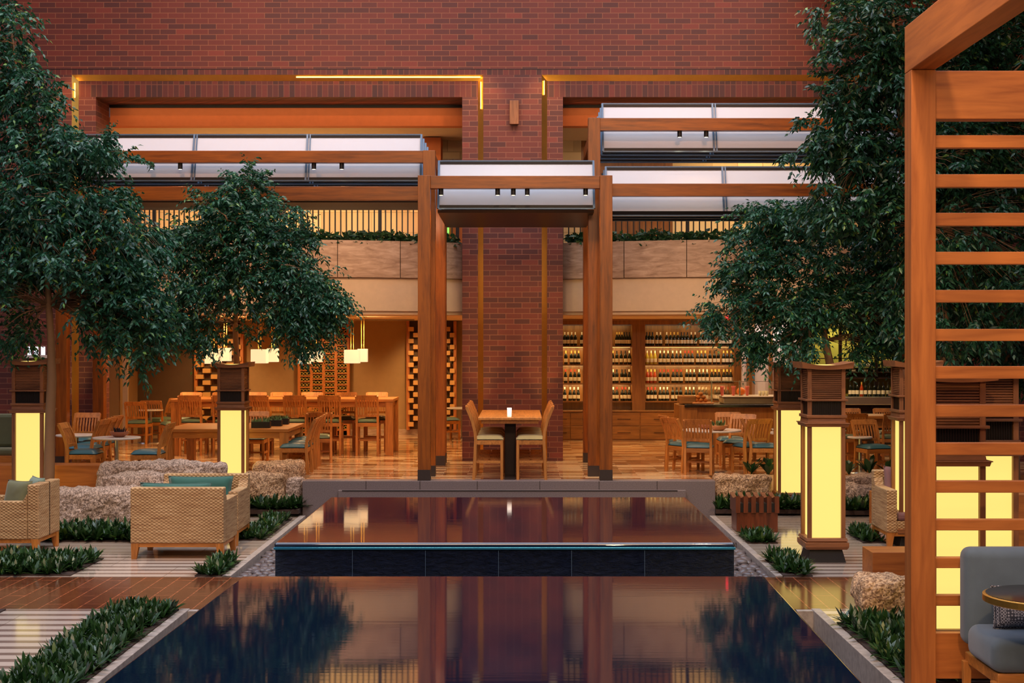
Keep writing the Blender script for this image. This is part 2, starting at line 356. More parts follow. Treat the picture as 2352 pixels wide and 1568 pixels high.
# curbs
def curb(x0, x1, y0, y1):
    return MB().box(x0, x1, y0, y1, -.40, .006).build('curb', M['curb'], None, .004)
for n, (x0, x1, a, b, lab) in enumerate([(xl, xl+.085, 15.95, 21.5, 'long pale stone curb left of the upper pool'), (xl, xl+.085, 7.0, DK0, 'pale stone curb along the left planting strip in front'),
                        (xr-.085, xr, 15.95, 21.5, 'long pale stone curb right of the upper pool'), (xr-.085, xr, 7.0, DK0, 'pale stone curb beside the right planting bed in front')]):
    tag(curb(x0, x1, a, b), lab, 'curb')
struct('trim_3', M['curb'], xl, -3.16, DK0-.10, DK0-.002, -.40, -.004); struct('trim_4', M['curb'], 2.70, xr, DK0-.10, DK0-.002, -.40, -.004)

# ================================================================ POOLS
def pool(label, x0, x1, y0, y1, zw, zb, lip, sk=0):
    root = empty('reflecting_pool', ((x0+x1)/2, y0, zb), 0, label, 'pool')
    if sk == 0:
        MB().box(x0-.012-(x0+x1)/2, x1+.012-(x0+x1)/2, -.016, .0, zw-.062-zb, zw-.040-zb).build('sky_glint_strip', M['skyglint'], root, .003)  # blue strip paints the sky's reflection along the front lip
        q = MB()
        for x in (-1.52, -.86, -.2, .46, 1.12): q.box(x-.002-(x0+x1)/2, x+.002-(x0+x1)/2, -.0035, .0, .3, zw-.07-zb)
        q.build('panel_joints', M['steel'], root)
    ox, oy, oz = (x0+x1)/2, y0, zb
    a, b, c, d = x0-ox, x1-ox, y1-oy, zw-.03-oz; m = MB().hexa([(a-sk,0,0),(b-sk,0,0),(b,c,0),(a,c,0),(a-sk,0,d),(b-sk,0,d),(b,c,d),(a,c,d)]); m.build('stone_wall', M['slate'], root, .004)
    # water sheet with a rounded spill edge
    bm = bmesh.new(); vs = [bm.verts.new(p) for p in [(x0-.01-ox-sk, -.01, zw-.05-oz), (x1+.01-ox-sk, -.01, zw-.05-oz), (x1+.01-ox, y1-oy, zw-.05-oz), (x0-.01-ox, y1-oy, zw-.05-oz),
                                       (x0-.01-ox-sk, -.01, zw-oz), (x1+.01-ox-sk, -.01, zw-oz), (x1+.01-ox, y1-oy, zw-oz), (x0-.01-ox, y1-oy, zw-oz)]]
    for f in ((0,3,2,1),(4,5,6,7),(0,1,5,4),(1,2,6,5),(2,3,7,6),(3,0,4,7)): bm.faces.new([vs[i] for i in f])
    me = bpy.data.meshes.new('water'); bm.to_mesh(me); bm.free(); me.materials.append(M['water'])
    o = link(bpy.data.objects.new('water', me), root); b = o.modifiers.new('bevel', 'BEVEL'); b.width = lip; b.segments = 5; b.limit_method = 'ANGLE'
    for p in me.polygons: p.use_smooth = True
    w = o.modifiers.new('wn', 'WEIGHTED_NORMAL')
    return root
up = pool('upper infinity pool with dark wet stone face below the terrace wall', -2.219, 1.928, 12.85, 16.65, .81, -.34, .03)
lo = pool('large lower infinity pool in the foreground reflecting the hall', -2.283, 2.0, 7.2, 11.69, .70, -.34, .045, .09)
m = MB()
# pebbles both sides of the upper pool
def pebble_mesh(k):
    rr = random.Random(k); bm = bmesh.new(); bmesh.ops.create_icosphere(bm, subdivisions=2, radius=.5)
    for v in bm.verts:
        n = noise.noise(v.co*1.7+Vector((k*3,0,0))); v.co = Vector((v.co.x*(1.25+.2*rr.random()*0), v.co.y*.95, v.co.z*.62))*(1+n*.25)
    me = bpy.data.meshes.new('pebble'); bm.to_mesh(me); bm.free(); me.materials.append(M['pebble'])
    me.polygons.foreach_set('use_smooth', [True]*len(me.polygons)); return me
pm = [pebble_mesh(k) for k in range(5)]
for side, (x0, x1) in (('left', (-3.22, -2.55)), ('right', (2.25, 2.83))):
    cnt = 0
    for i in range(46):
        for j in range(6):
            if cnt >= 190: break
            y = 15.98+i*.115+R.uniform(-.03,.03); x = x0+(x1-x0)*(j+.5)/6+R.uniform(-.03,.03)
            if y > 15.98+31*.115: continue
            s = R.uniform(.085,.13); o = bpy.data.objects.new('pebble', pm[R.randrange(5)]); link(o)
            o.location = (x, y, -.10+s*.2+R.uniform(0,.03)); o.scale = (s,s,s); o.rotation_euler = (R.uniform(-.3,.3), R.uniform(-.3,.3), R.uniform(0,6))
            tag(o, 'smooth grey river pebble in the channel %s of the upper pool' % side, 'pebble', 'river pebbles %s of the upper pool' % side); cnt += 1
for nm, (a, b) in (('gravel_bed', (xl+.085, -.15)), ('gravel_bed', (-.15, xr-.085))):
    g = MB(); g.grid(lambda u, v: (a+(b-a)*u, 15.92+5.5*v, -.11+.02*noise.noise(Vector((u*4, v*60, 0)))), 6, 90)
    o = g.build(nm, M['pebble'], None, smooth=True, fix=False); tag(o, 'fine grey gravel under the river pebbles %s of the upper pool' % ('left' if a < 0 else 'right'), 'gravel', kind='stuff')

# ================================================================ BACK BRICK WALL with two framed openings
Y0 = 25.2
LO, LI = (-7.95, -.663), (-7.55, -1.04)       # outer / inner edges of the left opening
RO, RI = (.373, 7.66), (.75, 7.26)
ZO, ZI = 7.36, 6.98
struct('wall_back', M['brick'], -13, 13, Y0, Y0+.35, ZO+.10, 15)
struct('wall_back', M['rowlock'], -13, 13, Y0+.002, Y0+.35, ZO, ZO+.10)
struct('trim_5', M['black'], -13, 13, Y0-.002, Y0+.01, ZO+.094, ZO+.106)
struct('wall_back', M['brick_purple'], LO[1], RO[0], Y0, Y0+1.0, .2, ZO)        # central pier
struct('wall_left', M['brick_purple'], -13, LO[0], Y0, Y0+.9, .2, ZO)
struct('wall_right', M['brick_purple'], RO[1], 13, Y0, Y0+.9, .2, ZO)
for (o0, o1), (i0, i1) in ((LO, LI), (RO, RI)):
    b = .095
    # soldier course across the head, jambs either side, recessed behind the wall face
    struct('wall_back', M['soldier'], o0+b, o1-b, Y0+.08, Y0+.9, ZI, ZO-b)
    struct('wall_back', M['brick_purple'], o0+b, i0, Y0+.081, Y0+.9, TZ-.2, ZI)
    struct('wall_back', M['brick_purple'], i1, o1-b, Y0+.081, Y0+.9, TZ-.2, ZI)
struct('ceiling', M['dkwall'], 4.9, 13, 12.5, 25.2, 9.3, 9.6)  # unseen slab added overhead to shade the trees behind the slats
# brass reveals
def reveal(pts, name, label):
    m = MB(); m.v = [tuple(p) for p in pts]; m.f = [(0,1,2,3),(4,7,6,5),(0,4,5,1),(1,5,6,2),(2,6,7,3),(3,7,4,0)]
    return m.build(name, M['brass'], None)
k = 6
for (o0, o1) in (LO, RO):
    b = .095; m = MB()
    ya, yb = Y0-.006, Y0+.081
    def strip(ax0, az0, ax1, az1, bx0, bz0, bx1, bz1):   # outer edge a->a', inner edge b->b'
        m.hexa([(ax0,ya,az0),(ax1,ya,az1),(bx1,yb,bz1),(bx0,yb,bz0),(ax0,ya+.03,az0),(ax1,ya+.03,az1),(bx1,yb+.03,bz1),(bx0,yb+.03,bz0)])
    n = 30
    for i in range(n):
        a, c = i/n, (i+1)/n
        wv = lambda q: .006*noise.noise(Vector((q*40, o0, 1)))
        strip(o0+(o1-o0)*a, ZO+wv(a)*0, o0+(o1-o0)*c, ZO, o0+b+(o1-o0-2*b)*a, ZO-b+wv(a), o0+b+(o1-o0-2*b)*c, ZO-b+wv(c))
        strip(o0, TZ+(ZO-TZ)*a, o0, TZ+(ZO-TZ)*c, o0+b+wv(a), TZ+(ZO-b-TZ)*a, o0+b+wv(c), TZ+(ZO-b-TZ)*c)
        strip(o1, TZ+(ZO-TZ)*a, o1, TZ+(ZO-TZ)*c, o1-b-wv(a), TZ+(ZO-b-TZ)*a, o1-b-wv(c), TZ+(ZO-b-TZ)*c)
    o = m.build('trim_%d' % k, M['brass'], None, 0, False, fix=False); o['kind'] = 'structure'; k += 1
# emissive strips painting specular highlights on the brass reveals
def brass_glint(x0, x1, z0, z1, label):
    o = MB().box(x0, x1, Y0+.012, Y0+.022, z0, z1).build('highlight_strip', M['brass_glint'], None); tag(o, label, 'painted highlight')
brass_glint(XA(680, Y0), LO[1]-.05, ZO-.045, ZO-.030, 'bright orange painted highlight in the brass over the left opening')
brass_glint(LO[1]-.052, LO[1]-.040, ZO-.6, ZO-.12, 'short painted highlight in the brass at the top right of the left opening')
brass_glint(LO[0]+.042, LO[0]+.052, ZO-.40, ZO-.14, 'short painted highlight in the brass at the top left of the left opening')
brass_glint(RO[0]+.040, RO[0]+.05, ZO-.35, ZO-.10, 'short painted highlight in the brass at the top left of the right opening')
# sconce on the pier
s = empty('wall_sconce', (XA(1181, Y0), Y0, ZA(287, Y0)), 0, 'brown box sconce high on the brick pier', 'wall lamp')
MB().box(-.08, .08, -.11, -.02, 0, .42).build('shade', M['lantern_z'], s, .006); MB().box(-.05, .05, -.02, 0, .1, .3).build('back_plate', M['darkmetal'], s)

# ================================================================ UPPER LEVEL inside the openings
for side, (i0, i1) in (('left', LI), ('right', RI)):
    struct('wall_back', M['bulk'], i0, i1, 26.15, 26.4, 6.60, 7.4)             # bulkhead
    struct('trim_8' if side == 'left' else 'trim_9', M['black'], i0, i1, 26.1, 26.15, 6.93, 7.0)
    struct('ceiling', M['ceiling'], i0-.3, i1+.3, 26.4, 30, 6.62, 6.8)
struct('wall_back', M['wallpaper'], -9, 1.2, 28.2, 28.4, 3.9, 6.7)
struct('wall_back', M['wallpaper'], XA(1545, 28.2), 9, 28.2, 28.4, 3.9, 6.7)
struct('wall_back', M['bar_z'], 1.2, XA(1545, 28.2), 28.2, 28.4, 3.9, 6.7)
struct('wall_left', M['bulk'], -8.3, -8.1, 26.1, 28.2, 3.9, 6.7); struct('wall_right', M['bulk'], 7.9, 8.1, 26.1, 28.2, 3.9, 6.7)
struct('wall_back', M['brick_purple'], LO[1], RO[0], Y0+1.0, 28.2, 3.18, 6.7)
# a door with a panel at the end of the upper corridor, left of the pier
d = struct('door_1', M['bar_z'], XA(1018, 28), XA(1072, 28), 28.12, 28.2, 3.9, 6.25)
MB().box(XA(1024, 28), XA(1066, 28), 28.1, 28.12, 4.2, 6.1).build('panel', M['cedar_z'], d)
struct('wall_back', M['bulk'], -1.9, -1.55, 27.6, 28.2, 3.9, 6.6)
tag(MB().box(XA(1020,28), XA(1031,28), 28.04, 28.12, ZA(536,28), ZA(520,28)).build('exit_light', M['green_light'], None), 'small green light glowing on the upper corridor behind the canopy post', 'light')
struct('floor', M['cream'], LI[0]-.4, LI[1]+.25, 25.9, 33.5, 3.2, 3.9); struct('floor', M['cream'], RI[0]-.25, RI[1]+.4, 25.9, 33.5, 3.2, 3.9)
# balconies: bowed travertine front over a plaster band, planter behind
def balcony(side, i0, i1, sag):
    cx = (i0+i1)/2; hw = (i1-i0)/2+.02
    def yy(x, off=0): 
        u = (x-cx)/hw; return 25.75-sag*(1-u*u)+off
    root = empty('balcony', (cx, 26, 3.18), 0, 'bowed travertine balcony in the %s opening above the %s' % (side, 'dining room' if side == 'left' else 'wine bar'), 'balcony')
    def band(name, mat, z0, z1, off, th, seam=0):
        m = MB(); n = 36
        for i in range(n):
            a = i0+.005+(i1-i0-.01)*i/n; b = i0+.005+(i1-i0-.01)*(i+1)/n
            m.hexa([(a-cx, yy(a,off)-26, z0-3.18), (b-cx, yy(b,off)-26, z0-3.18), (b-cx, yy(b,off+th)-26, z0-3.18), (a-cx, yy(a,off+th)-26, z0-3.18),
                    (a-cx, yy(a,off)-26, z1-3.18), (b-cx, yy(b,off)-26, z1-3.18), (b-cx, yy(b,off+th)-26, z1-3.18), (a-cx, yy(a,off+th)-26, z1-3.18)])
        return m.build(name, mat, root)
    tops = 4.42
    # stone panels, each its own part, with a fine joint between
    n = 6
    for q in range(n):
        a0 = i0+.01+(i1-i0-.02)*q/n; a1 = i0+.01+(i1-i0-.02)*(q+1)/n-.012
        m = MB(); kk = 6
        for i in range(kk):
            a = a0+(a1-a0)*i/kk; b = a0+(a1-a0)*(i+1)/kk
            m.hexa([(a-cx, yy(a)-26, .59), (b-cx, yy(b)-26, .59), (b-cx, yy(b,.12)-26, .59), (a-cx, yy(a,.12)-26, .59),
                    (a-cx, yy(a)-26, tops-3.18), (b-cx, yy(b)-26, tops-3.18), (b-cx, yy(b,.12)-26, tops-3.18), (a-cx, yy(a,.12)-26, tops-3.18)])
        m.build('stone_panel', M['travertine'], root)
    band('plaster_band', M['cream'], 3.18, 3.765, .06, .2); band('planter', M['soil'], 3.78, 4.34, .13, .35); band('lip', M['cream'], 3.12, 3.18, .1, 1.0)
    return yy
yl = balcony('left', LI[0], LI[1], .85); yr = balcony('right', RI[0], RI[1], .85)
def railing(side, i0, i1, yy, x0, x1, step):
    root = empty('balcony_railing', ((x0+x1)/2, yy((x0+x1)/2, .6), 3.95), 0, 'dark metal railing of thin bars behind the plants on the %s balcony' % side, 'railing')
    lx, ly, lz = root.location; n = int((x1-x0)/step)
    xs = [x0+(x1-x0)*i/n for i in range(n+1)]
    for z in (5.12, 4.02): MB().tube([(x-lx, yy(x,.6)-ly, z-lz) for x in xs], .022, 6).build('rail', M['black'], root)
    k = 0
    for x in xs:
        r = .03 if k % 14 == 7 else .011
        MB().box(x-lx-r, x-lx+r, yy(x,.6)-ly-r, yy(x,.6)-ly+r, 0, 1.17).build('post' if r > .02 else 'baluster', M['black'], root); k += 1
railing('left', *LI, yl, XA(255, 25.6), LI[1]-.03, .098); railing('right', *RI, yr, RI[0]+.03, XA(1835, 25.6), .105)

# ================================================================ LOWER ROOMS
struct('ceiling', M['ceiling'], LI[0]-1.4, LI[1]+.35, 26.9, 33.5, 3.12, 3.2); struct('ceiling', M['ceiling'], RI[0]-.3, RI[1]+1, 26.9, 33.5, 3.12, 3.2)
struct('wall_back', M['tanwall'], -9.3, .0, 32.5, 32.8, .3, 3.2)
struct('wall_back', M['dkwall'], XA(297, 32.4), XA(445, 32.4), 32.38, 32.5, TZ, 3.12)
struct('wall_left', M['tanwall'], -9.8, -8.72, 30.9, 32.8, TZ, 3.12)
struct('wall_left', M['dkwall'], -13, -9.8, 30.0, 30.3, TZ, 3.12)
struct('trim_10', M['cream'], XA(285,31), XA(297,31), 30.88, 30.92, TZ, 3.0)
struct('wall_right', M['tanwall'], -.05, .05, 26.2, 32.5, TZ, 3.2)
struct('baseboard_back', M['travertine'], XA(640,32.4), -.05, 32.42, 32.5, TZ, TZ+.13)
struct('trim_11', M['darkmetal'], XA(640,31), XA(952,31), 30.9, 31.05, ZA(735,31), 3.12)
struct('trim_12', M['bar_x'], RI[0]-.1, XA(1700,30.9), 30.2, 30.4, ZA(735,30.3), 3.12)

# wine rack wall panel
s32 = 32.3
root = empty('wine_rack', (XA(743, s32), s32, TZ), 0, 'tall orange wood wine rack of four bottle columns on the dining room back wall', 'wine rack')
x0, x1 = XA(687, s32)-root.location.x, XA(800, s32)-root.location.x; zt = ZA(737, s32)-TZ
MB().box(x0, x1, .12, .18, 0, zt).build('back_panel', M['dkwall'], root)
cw = (x1-x0)/4
fr = MB()
for c in range(5): fr.box(x0+cw*c-.03, x0+cw*c+.03, -.02, .12, 0, zt)
fr.build('frame', M['cedar_z'], root, .003)
rows = int(zt/.128)
for c in range(4):
    bm_ = MB(); sh = MB(); off = .064 if c % 2 else 0; dd = MB()
    for r in range(rows):
        z = .06+r*.128+off*.9
        if z+.1 > zt: continue
        sh.box(x0+cw*c+.03, x0+cw*(c+1)-.03, -.01, .12, z-.012, z+.018)
        for b in range(3):
            cxx = x0+cw*(c+.5)+(b-1)*.078; m0 = len(bm_.v)
            bm_.lathe([(.036,0),(.036,.125),(.029,.125)], 0, 0, 0, 10); dd.lathe([(.001,.127),(.026,.1275)], 0, 0, 0, 8); dd.xform(Matrix.Translation((cxx, .12, z+.06)) @ Matrix.Rotation(PI/2, 4, 'X'), len(dd.v)-16)
            bm_.xform(Matrix.Translation((cxx, .12, z+.06)) @ Matrix.Rotation(PI/2, 4, 'X'), m0)
    sh.build('shelf_column', M['cedar_x'], root, .002); o = bm_.build('bottle_ends', M['cap_gold'], root, smooth=False); o['kind'] = 'stuff'; o = dd.build('bottle_punts', M['bottle'], root, fix=False); o['kind'] = 'stuff'
# block lattice screens
def lattice(px0, px1, cols, label):
    root = empty('lattice_screen', (XA((px0+px1)/2, s32), s32, TZ), 0, label, 'wall screen')
    a, b = XA(px0, s32)-root.location.x, XA(px1, s32)-root.location.x; cw = (b-a)/cols
    f = MB(); zt = ZA(737, s32)-TZ
    for c in range(cols+1):
        if c in (0, cols): f.box(a+cw*c-.035, a+cw*c+.035, 0, .12, .12, zt)
    f.build('frame', M['cedar_z'], root, .003)
    k = MB()
    for c in range(cols):
        for r in range(int((zt-.2)/.135)):
            for h in (0, 1):
                if (r+h) % 2: continue
                xx = a+cw*(c+.27+.46*h); z = .2+r*.135
                k.box(xx-cw*.25, xx+cw*.25, -.04, .10, z, z+.10)
    for q in range(0, 1): pass
    k.build('blocks', M['block'], root, .004)
    MB().box(a, b, .13, .17, .12, zt).build('back_panel', M['lime'] if cols == 1 else M['dkwall'], root)
lattice(449, 555, 3, 'wide stepped wood block screen on the back wall behind the leftmost pendants')
lattice(937, 988, 2, 'stepped wood block screen seen left of the canopy posts'); lattice(1000, 1045, 2, 'stepped wood block screen seen between canopy posts and brick pier')

# pendants
def pendant(label, px0, px1, py0, py1, D):
    x0, x1 = XA(px0, D), XA(px1, D); z0, z1 = ZA(py1, D), ZA(py0, D)
    r = empty('pendant_lamp', ((x0+x1)/2, D, z0), 0, label, 'pendant lamp', 'cream box pendants over the tall table'); h = z1-z0; w = (x1-x0)/2
    MB().box(-w, w, -w, w, 0, h).build('shade', M['pendant'], r, .006)
    c = MB(); c.box(-.03, -.018, -.006, .006, h, 3.12-z0); c.box(.018, .03, -.006, .006, h, 3.12-z0); c.build('suspension_rod', M['cap_gold'], r)
    l = bpy.data.lights.new('pendant_uplight', 'SPOT'); l.energy = 26; l.color = (1,.66,.32); l.spot_size = 2.2; l.spot_blend = 1; l.shadow_soft_size = .05
    q = bpy.data.objects.new('pendant_uplight', l); COL.objects.link(q); q.location = ((x0+x1)/2, D, z1+.02); q.rotation_euler = (PI,0,0)
    MB().box(-.08, .08, -.04, .04, 3.12-z0-.02, 3.12-z0).build('canopy', M['cap_gold'], r)
P = [('cream box pendant furthest left, nearer of its pair', 473, 506, 801, 835, 26.9), ('cream box pendant half behind the furthest left one', 506, 530, 799, 829, 27.6),
     ('cream box pendant, nearer of the second pair from the left', 579, 614, 802, 834, 26.9), ('cream box pendant, farther of the second pair from the left', 615, 639, 800, 831, 27.6),
     ('cream box pendant, nearer of the third pair beside the wine rack', 687, 717, 803, 835, 26.9), ('cream box pendant, farther of the third pair beside the wine rack', 718, 741, 801, 831, 27.6),
     ('cream box pendant, nearer of the rightmost pair', 792, 826, 803, 834, 26.9), ('cream box pendant, farther of the rightmost pair', 822, 844, 801, 831, 27.6)]
for p in P: pendant(*p)

# ================================================================ WINE WALL (right)
DW = 31.0
root = empty('wine_shelving', (XA(1490, DW), DW, TZ), 0, 'long dark wood wine wall with two lit niches behind the right canopy posts', 'shelving')
def X(px): return XA(px, DW)-root.location.x
def Z(py): return ZA(py, DW)-TZ
zc = Z(942.6)
MB().box(X(1230), X(1708), .42, .5, zc, 3.12-TZ-.12).build('back_panel', M['bar_z'], root)
p = MB(); p.box(X(1230), X(1708), 0, .42, Z(745), Z(728)); p.box(X(1452), X(1482), 0, .42, zc, Z(745)); p.box(X(1686), X(1708), 0, .42, zc, Z(745)); p.box(X(1230), X(1262), 0, .42, zc, Z(745))
p.build('pier', M['bar_z'], root, .004)
for a, b in ((1262, 1452), (1482, 1686)):
    for py in (794, 837, 880, 921):
        sh = MB().box(X(a), X(b), .04, .42, Z(py+3), Z(py)).build('shelf', M['bar_x'], root, .002)
        MB().box(X(a)+.02, X(b)-.02, .30, .33, Z(py+3)-.006, Z(py+3)).build('light_bar', M['brass_glint2'], sh)
cab = empty('credenza', (XA(1420, DW), DW-.28, TZ), 0, 'low brown wood drawer cabinet under the wine shelves', 'cabinet')
c0, c1 = XA(1262, DW)-cab.location.x, XA(1575, DW)-cab.location.x
MB().box(c0, c1, .02, .7, 0, zc-.02).build('body', M['bar_x'], cab); MB().box(c0-.02, c1+.02, -.02, .7, zc-.02, zc+.01).build('worktop', M['bar_x'], cab, .003)
for px0, px1 in ((1264, 1308), (1310, 1392), (1396, 1466), (1469, 1560)):
    for z0, z1 in ((.02, zc/2-.01), (zc/2, zc-.03)):
        d = MB().box(XA(px0,DW)-cab.location.x, XA(px1,DW)-cab.location.x, 0, .02, z0, z1).build('drawer', M['bar_x'], cab, .002)
        cxm = (XA(px0,DW)+XA(px1,DW))/2-cab.location.x; zm = (z0+z1)/2
        MB().tube([(cxm-.14,0,zm),(cxm-.14,-.03,zm),(cxm+.14,-.03,zm),(cxm+.14,0,zm)], .006, 6).build('handle', M['darkmetal'], d)
# vertical panels at the right of the wine wall
for i, (a, b, m) in enumerate([(1705,1714,'curtain'), (1714,1733,'bar_z'), (1733,1765,'curtain'), (1765,1774,'bar_z'), (1774,1808,'curtain'), (1808,1817,'bar_z'), (1817,1850,'curtain')]):
    struct('wall_back', M[m], XA(a,30.6), XA(b,30.6), 30.55 + (.05 if m == 'curtain' else 0), 30.75, TZ, 3.12)
struct('wall_back', M['bar_z'], XA(1850,30.6), 11.5, 30.9, 31.2, TZ, 3.12)
# glass wine cabinet far right
DC = 29.5
wc = empty('wine_display_cabinet', (XA(1960,DC), DC, TZ), 0, 'steel framed wine display with lime lit back beyond the right trees', 'display cabinet')
def X(px): return XA(px, DC)-wc.location.x
def Z(py): return ZA(py, DC)-TZ
MB().box(X(1850), X(2120), .45, .5, 0, 2.55).build('back_panel', M['lime'], wc)
f = MB()
for px in (1848, 1927, 2010, 2118): f.box(X(px), X(px+7), 0, .06, 0, 2.55)
for py in (822, 866): f.box(X(1850), X(2120), .0, .05, Z(py+2), Z(py))
f.build('frame', M['darkmetal'], wc)
for py, h in ((842, 3), (854, 3), (866, 12), (928, 12)): MB().box(X(1850), X(2120), .06, .44, Z(py+h*.3), Z(py)).build('shelf', M['stainless'], wc)
MB().box(X(1850), X(2120), -.3, .44, Z(928), Z(910)).build('ledge', M['stainless'], wc, .01); MB().box(X(1850), X(2120), -.2, .44, 0, Z(929)).build('base', M['counter'], wc)

# ================================================================ BUFFET COUNTER
DB = 26.6
bc = empty('buffet_counter', (XA(1690,DB), DB, TZ), 0, 'dark wood buffet counter with black stone top behind the round table', 'counter')
def X(px): return XA(px, DB)-bc.location.x
zt = ZA(928, DB)-TZ
MB().box(X(1570), X(1870), .05, .8, 0, zt-.06).build('body', M['bar_z'], bc); MB().box(X(1572), X(1870), -.06, .9, zt-.06, zt).build('worktop', M['counter'], bc, .008)
MB().box(X(1560), X(1602), .0, .9, 0, zt-.02).build('end_panel', M['bar_z'], bc, .004)
g = MB(); g.box(X(1605), X(1850), .1, .112, zt+.02, zt+.42); g.build('glass_guard', M['glass'], bc)
MB().box(X(1605), X(1850), .09, .125, zt+.42, zt+.428).build('glass_edge', M['stainless'], bc)
for px in (1635, 1700, 1790): MB().box(X(px), X(px+3), .12, .15, zt, zt+.44).build('guard_post', M['stainless'], bc)
tr = MB().box(XA(1663,DB), XA(1790,DB), DB+.1, DB+.7, TZ+zt, TZ+zt+.13).build('serving_counter', M['steel_warm'], None, .02); tag(tr, 'steel cold tray with white rim on the buffet counter', 'serving tray')
MB().box(XA(1660,DB), XA(1795,DB), DB+.06, DB+.74, TZ+zt+.13, TZ+zt+.15).build('rim', M['marble'], tr, .004)
cr = MB().box(XA(1562,DB), XA(1601,DB), DB+.15, DB+.5, TZ+zt, TZ+zt+.15).build('wooden_crate', M['bar_x'], None, .01); tag(cr, 'reddish wood crate at the left end of the buffet counter', 'crate')
zz = TZ+zt
bb = empty('bread_tray', (XA(1617,DB), DB+.25, zz), 0, 'wood board piled with rolls on the buffet counter', 'tray'); MB().box(-.2,.2,-.15,.15,0,.03).build('board', M['woodbowl'], bb, .01)
def ball(name, mat, x, y, z, r, label, cat, group=None, sz=1.0):
    m = MB().lathe([(r*math.sin(a)+1e-4, r*sz*(1-math.cos(a))) for a in [PI*i/8 for i in range(9)]], 0, 0, 0, 12)
    o = m.build(name, mat, None, smooth=True); o.location = (x,y,z); return tag(o, label, cat, group)
for i, (dx, dz) in enumerate([(-.09,.03),(0,.03),(.09,.03),(-.05,.09),(.05,.09),(0,.15)]):
    ball('bread_roll', M['bread'], XA(1613,DB)+dx, DB+.22, zz+dz, .05, 'golden bread roll in the pile on the buffet board', 'bread', 'bread rolls on the buffet board', .75)
for i, px in enumerate((1664, 1690, 1722)): 
    g = MB().lathe([(.02,0),(.03,.02),(.035,.14),(.045,.18)], 0,0,0,10).build('drink_glass', M['pink'], None, smooth=True); g.location = (XA(px,DB), DB+.3, zz+.15)
    tag(g, ['tall pink drink at the left of the steel tray','tall pink drink in the middle of the steel tray','tall pink drink right of the orange pumpkin'][i], 'drink', 'pink drinks on the buffet')
ball('pumpkin', M['orange'], XA(1710,DB), DB+.42, zz+.15, .085, 'orange pumpkin on the steel tray between pink drinks', 'pumpkin', None, .9)
for i, px in enumerate((1752, 1760, 1768)):
    g = MB().lathe([(.025,0),(.03,.09)],0,0,0,10).build('small_glass', M['paper'], None, smooth=True); g.location = (XA(px,DB), DB+.3, zz+.15); tag(g, 'small clear glass in the row at the right of the steel tray', 'glass', 'small glasses on the buffet')

# little windows far left
wn = struct('window_1', M['curtain'], XA(58,Y0), XA(112,Y0), Y0-.03, Y0, ZA(822,Y0), ZA(815,Y0))
for a in (64, 79, 95): MB().box(XA(a,Y0), XA(a+9,Y0), Y0-.02, Y0-.004, ZA(815,Y0), ZA(796,Y0)).build('pane', M['window_light'], wn)
o = MB().box(-.02,.02,-.02,.02,0,.17).build('red_lamp', M['red_light'], None, .008); o.location = W(1670, 737, 25.3); tag(o, 'small glowing red lamp among the leaves at the balcony foot', 'lamp')
# ================================================================ PERGOLAS with louvred glass canopies
def louvres(root, x0, x1, D, zb, zt, n, step, mull, dk=True, dip=0.0):
    """n tilted frosted panes one behind the other; x0..x1 in world, seams at mull"""
    lx, ly, lz = root.location
    for i in range(n):
        y0 = D+i*step; tilt = .22
        seg = [x0]+list(mull)+[x1]
        fr = MB(); t = .028
        def q(x, s, off=0): return (x-lx, y0+tilt*s+off-ly, zb+(zt-zb)*s-lz)
        def rail(xa, sa, xb, sb, w=.035, d=.04): fr.bar(q(xa,sa), q(xb,sb), w, d, (0,1,0) if xa != xb else (0,1,0))
        rail(x0, 0, x1, 0, .02, .04); rail(x0, 1, x1, 1, .02, .04)
        dk_ = MB(); dk_.bar(q(x0+.02,.045), q(x1-.02,.045), .04, .03, (0,1,0)); dk_.bar(q(x0+.02,.955), q(x1-.02,.955), .04, .03, (0,1,0))
        for x in seg: rail(x, 0, x, 1, .03, .05)
        for x in mull: rail(x+.045, 0, x+.045, 1, .02, .05)
        f = fr.build('louvre_frame', M['steel'], root); dk_.build('gasket', M['black'], f)
        for a, b in zip(seg[:-1], seg[1:]):
            p = MB(); p.hexa([q(a+.012,.01,-.004), q(b-.012,.01,-.004), q(b-.012,.01,.006), q(a+.012,.01,.006), q(a+.012,.99,-.004), q(b-.012,.99,-.004), q(b-.012,.99,.006), q(a+.012,.99,.006)])
            p.build('glass_pane', M['pane'], f)
PWD = .19
def pergola(label, x0, x1, D, depth, zt, bh, posts, beams, canopy, group=None):
    root = empty('wooden_pergola', ((x0+x1)/2, D, TZ), 0, label, 'pergola'); lx, ly, lz = root.location
    for (px, py, zt_, zf) in posts:
        po = MB().box(px-PWD/2-lx, px+PWD/2-lx, py-ly, py+PWD-ly, zf+.12-lz, zt_-lz).build('post', M['post_z'], root, .004)
        MB().box(px-PWD/2-.002-lx, px+PWD/2+.002-lx, py-.002-ly, py+PWD+.002-ly, zf-lz, zf+.17-lz).build('metal_shoe', M['foot'], po)
    for (a, b, c, d, e, f) in beams: MB().box(a-lx, b-lx, c-ly, d-ly, e-lz, f-lz).build('beam', M['post_x'] if (b-a) > (d-c) else M['post_y'], root, .004)
    louvres(root, *canopy)
    return root
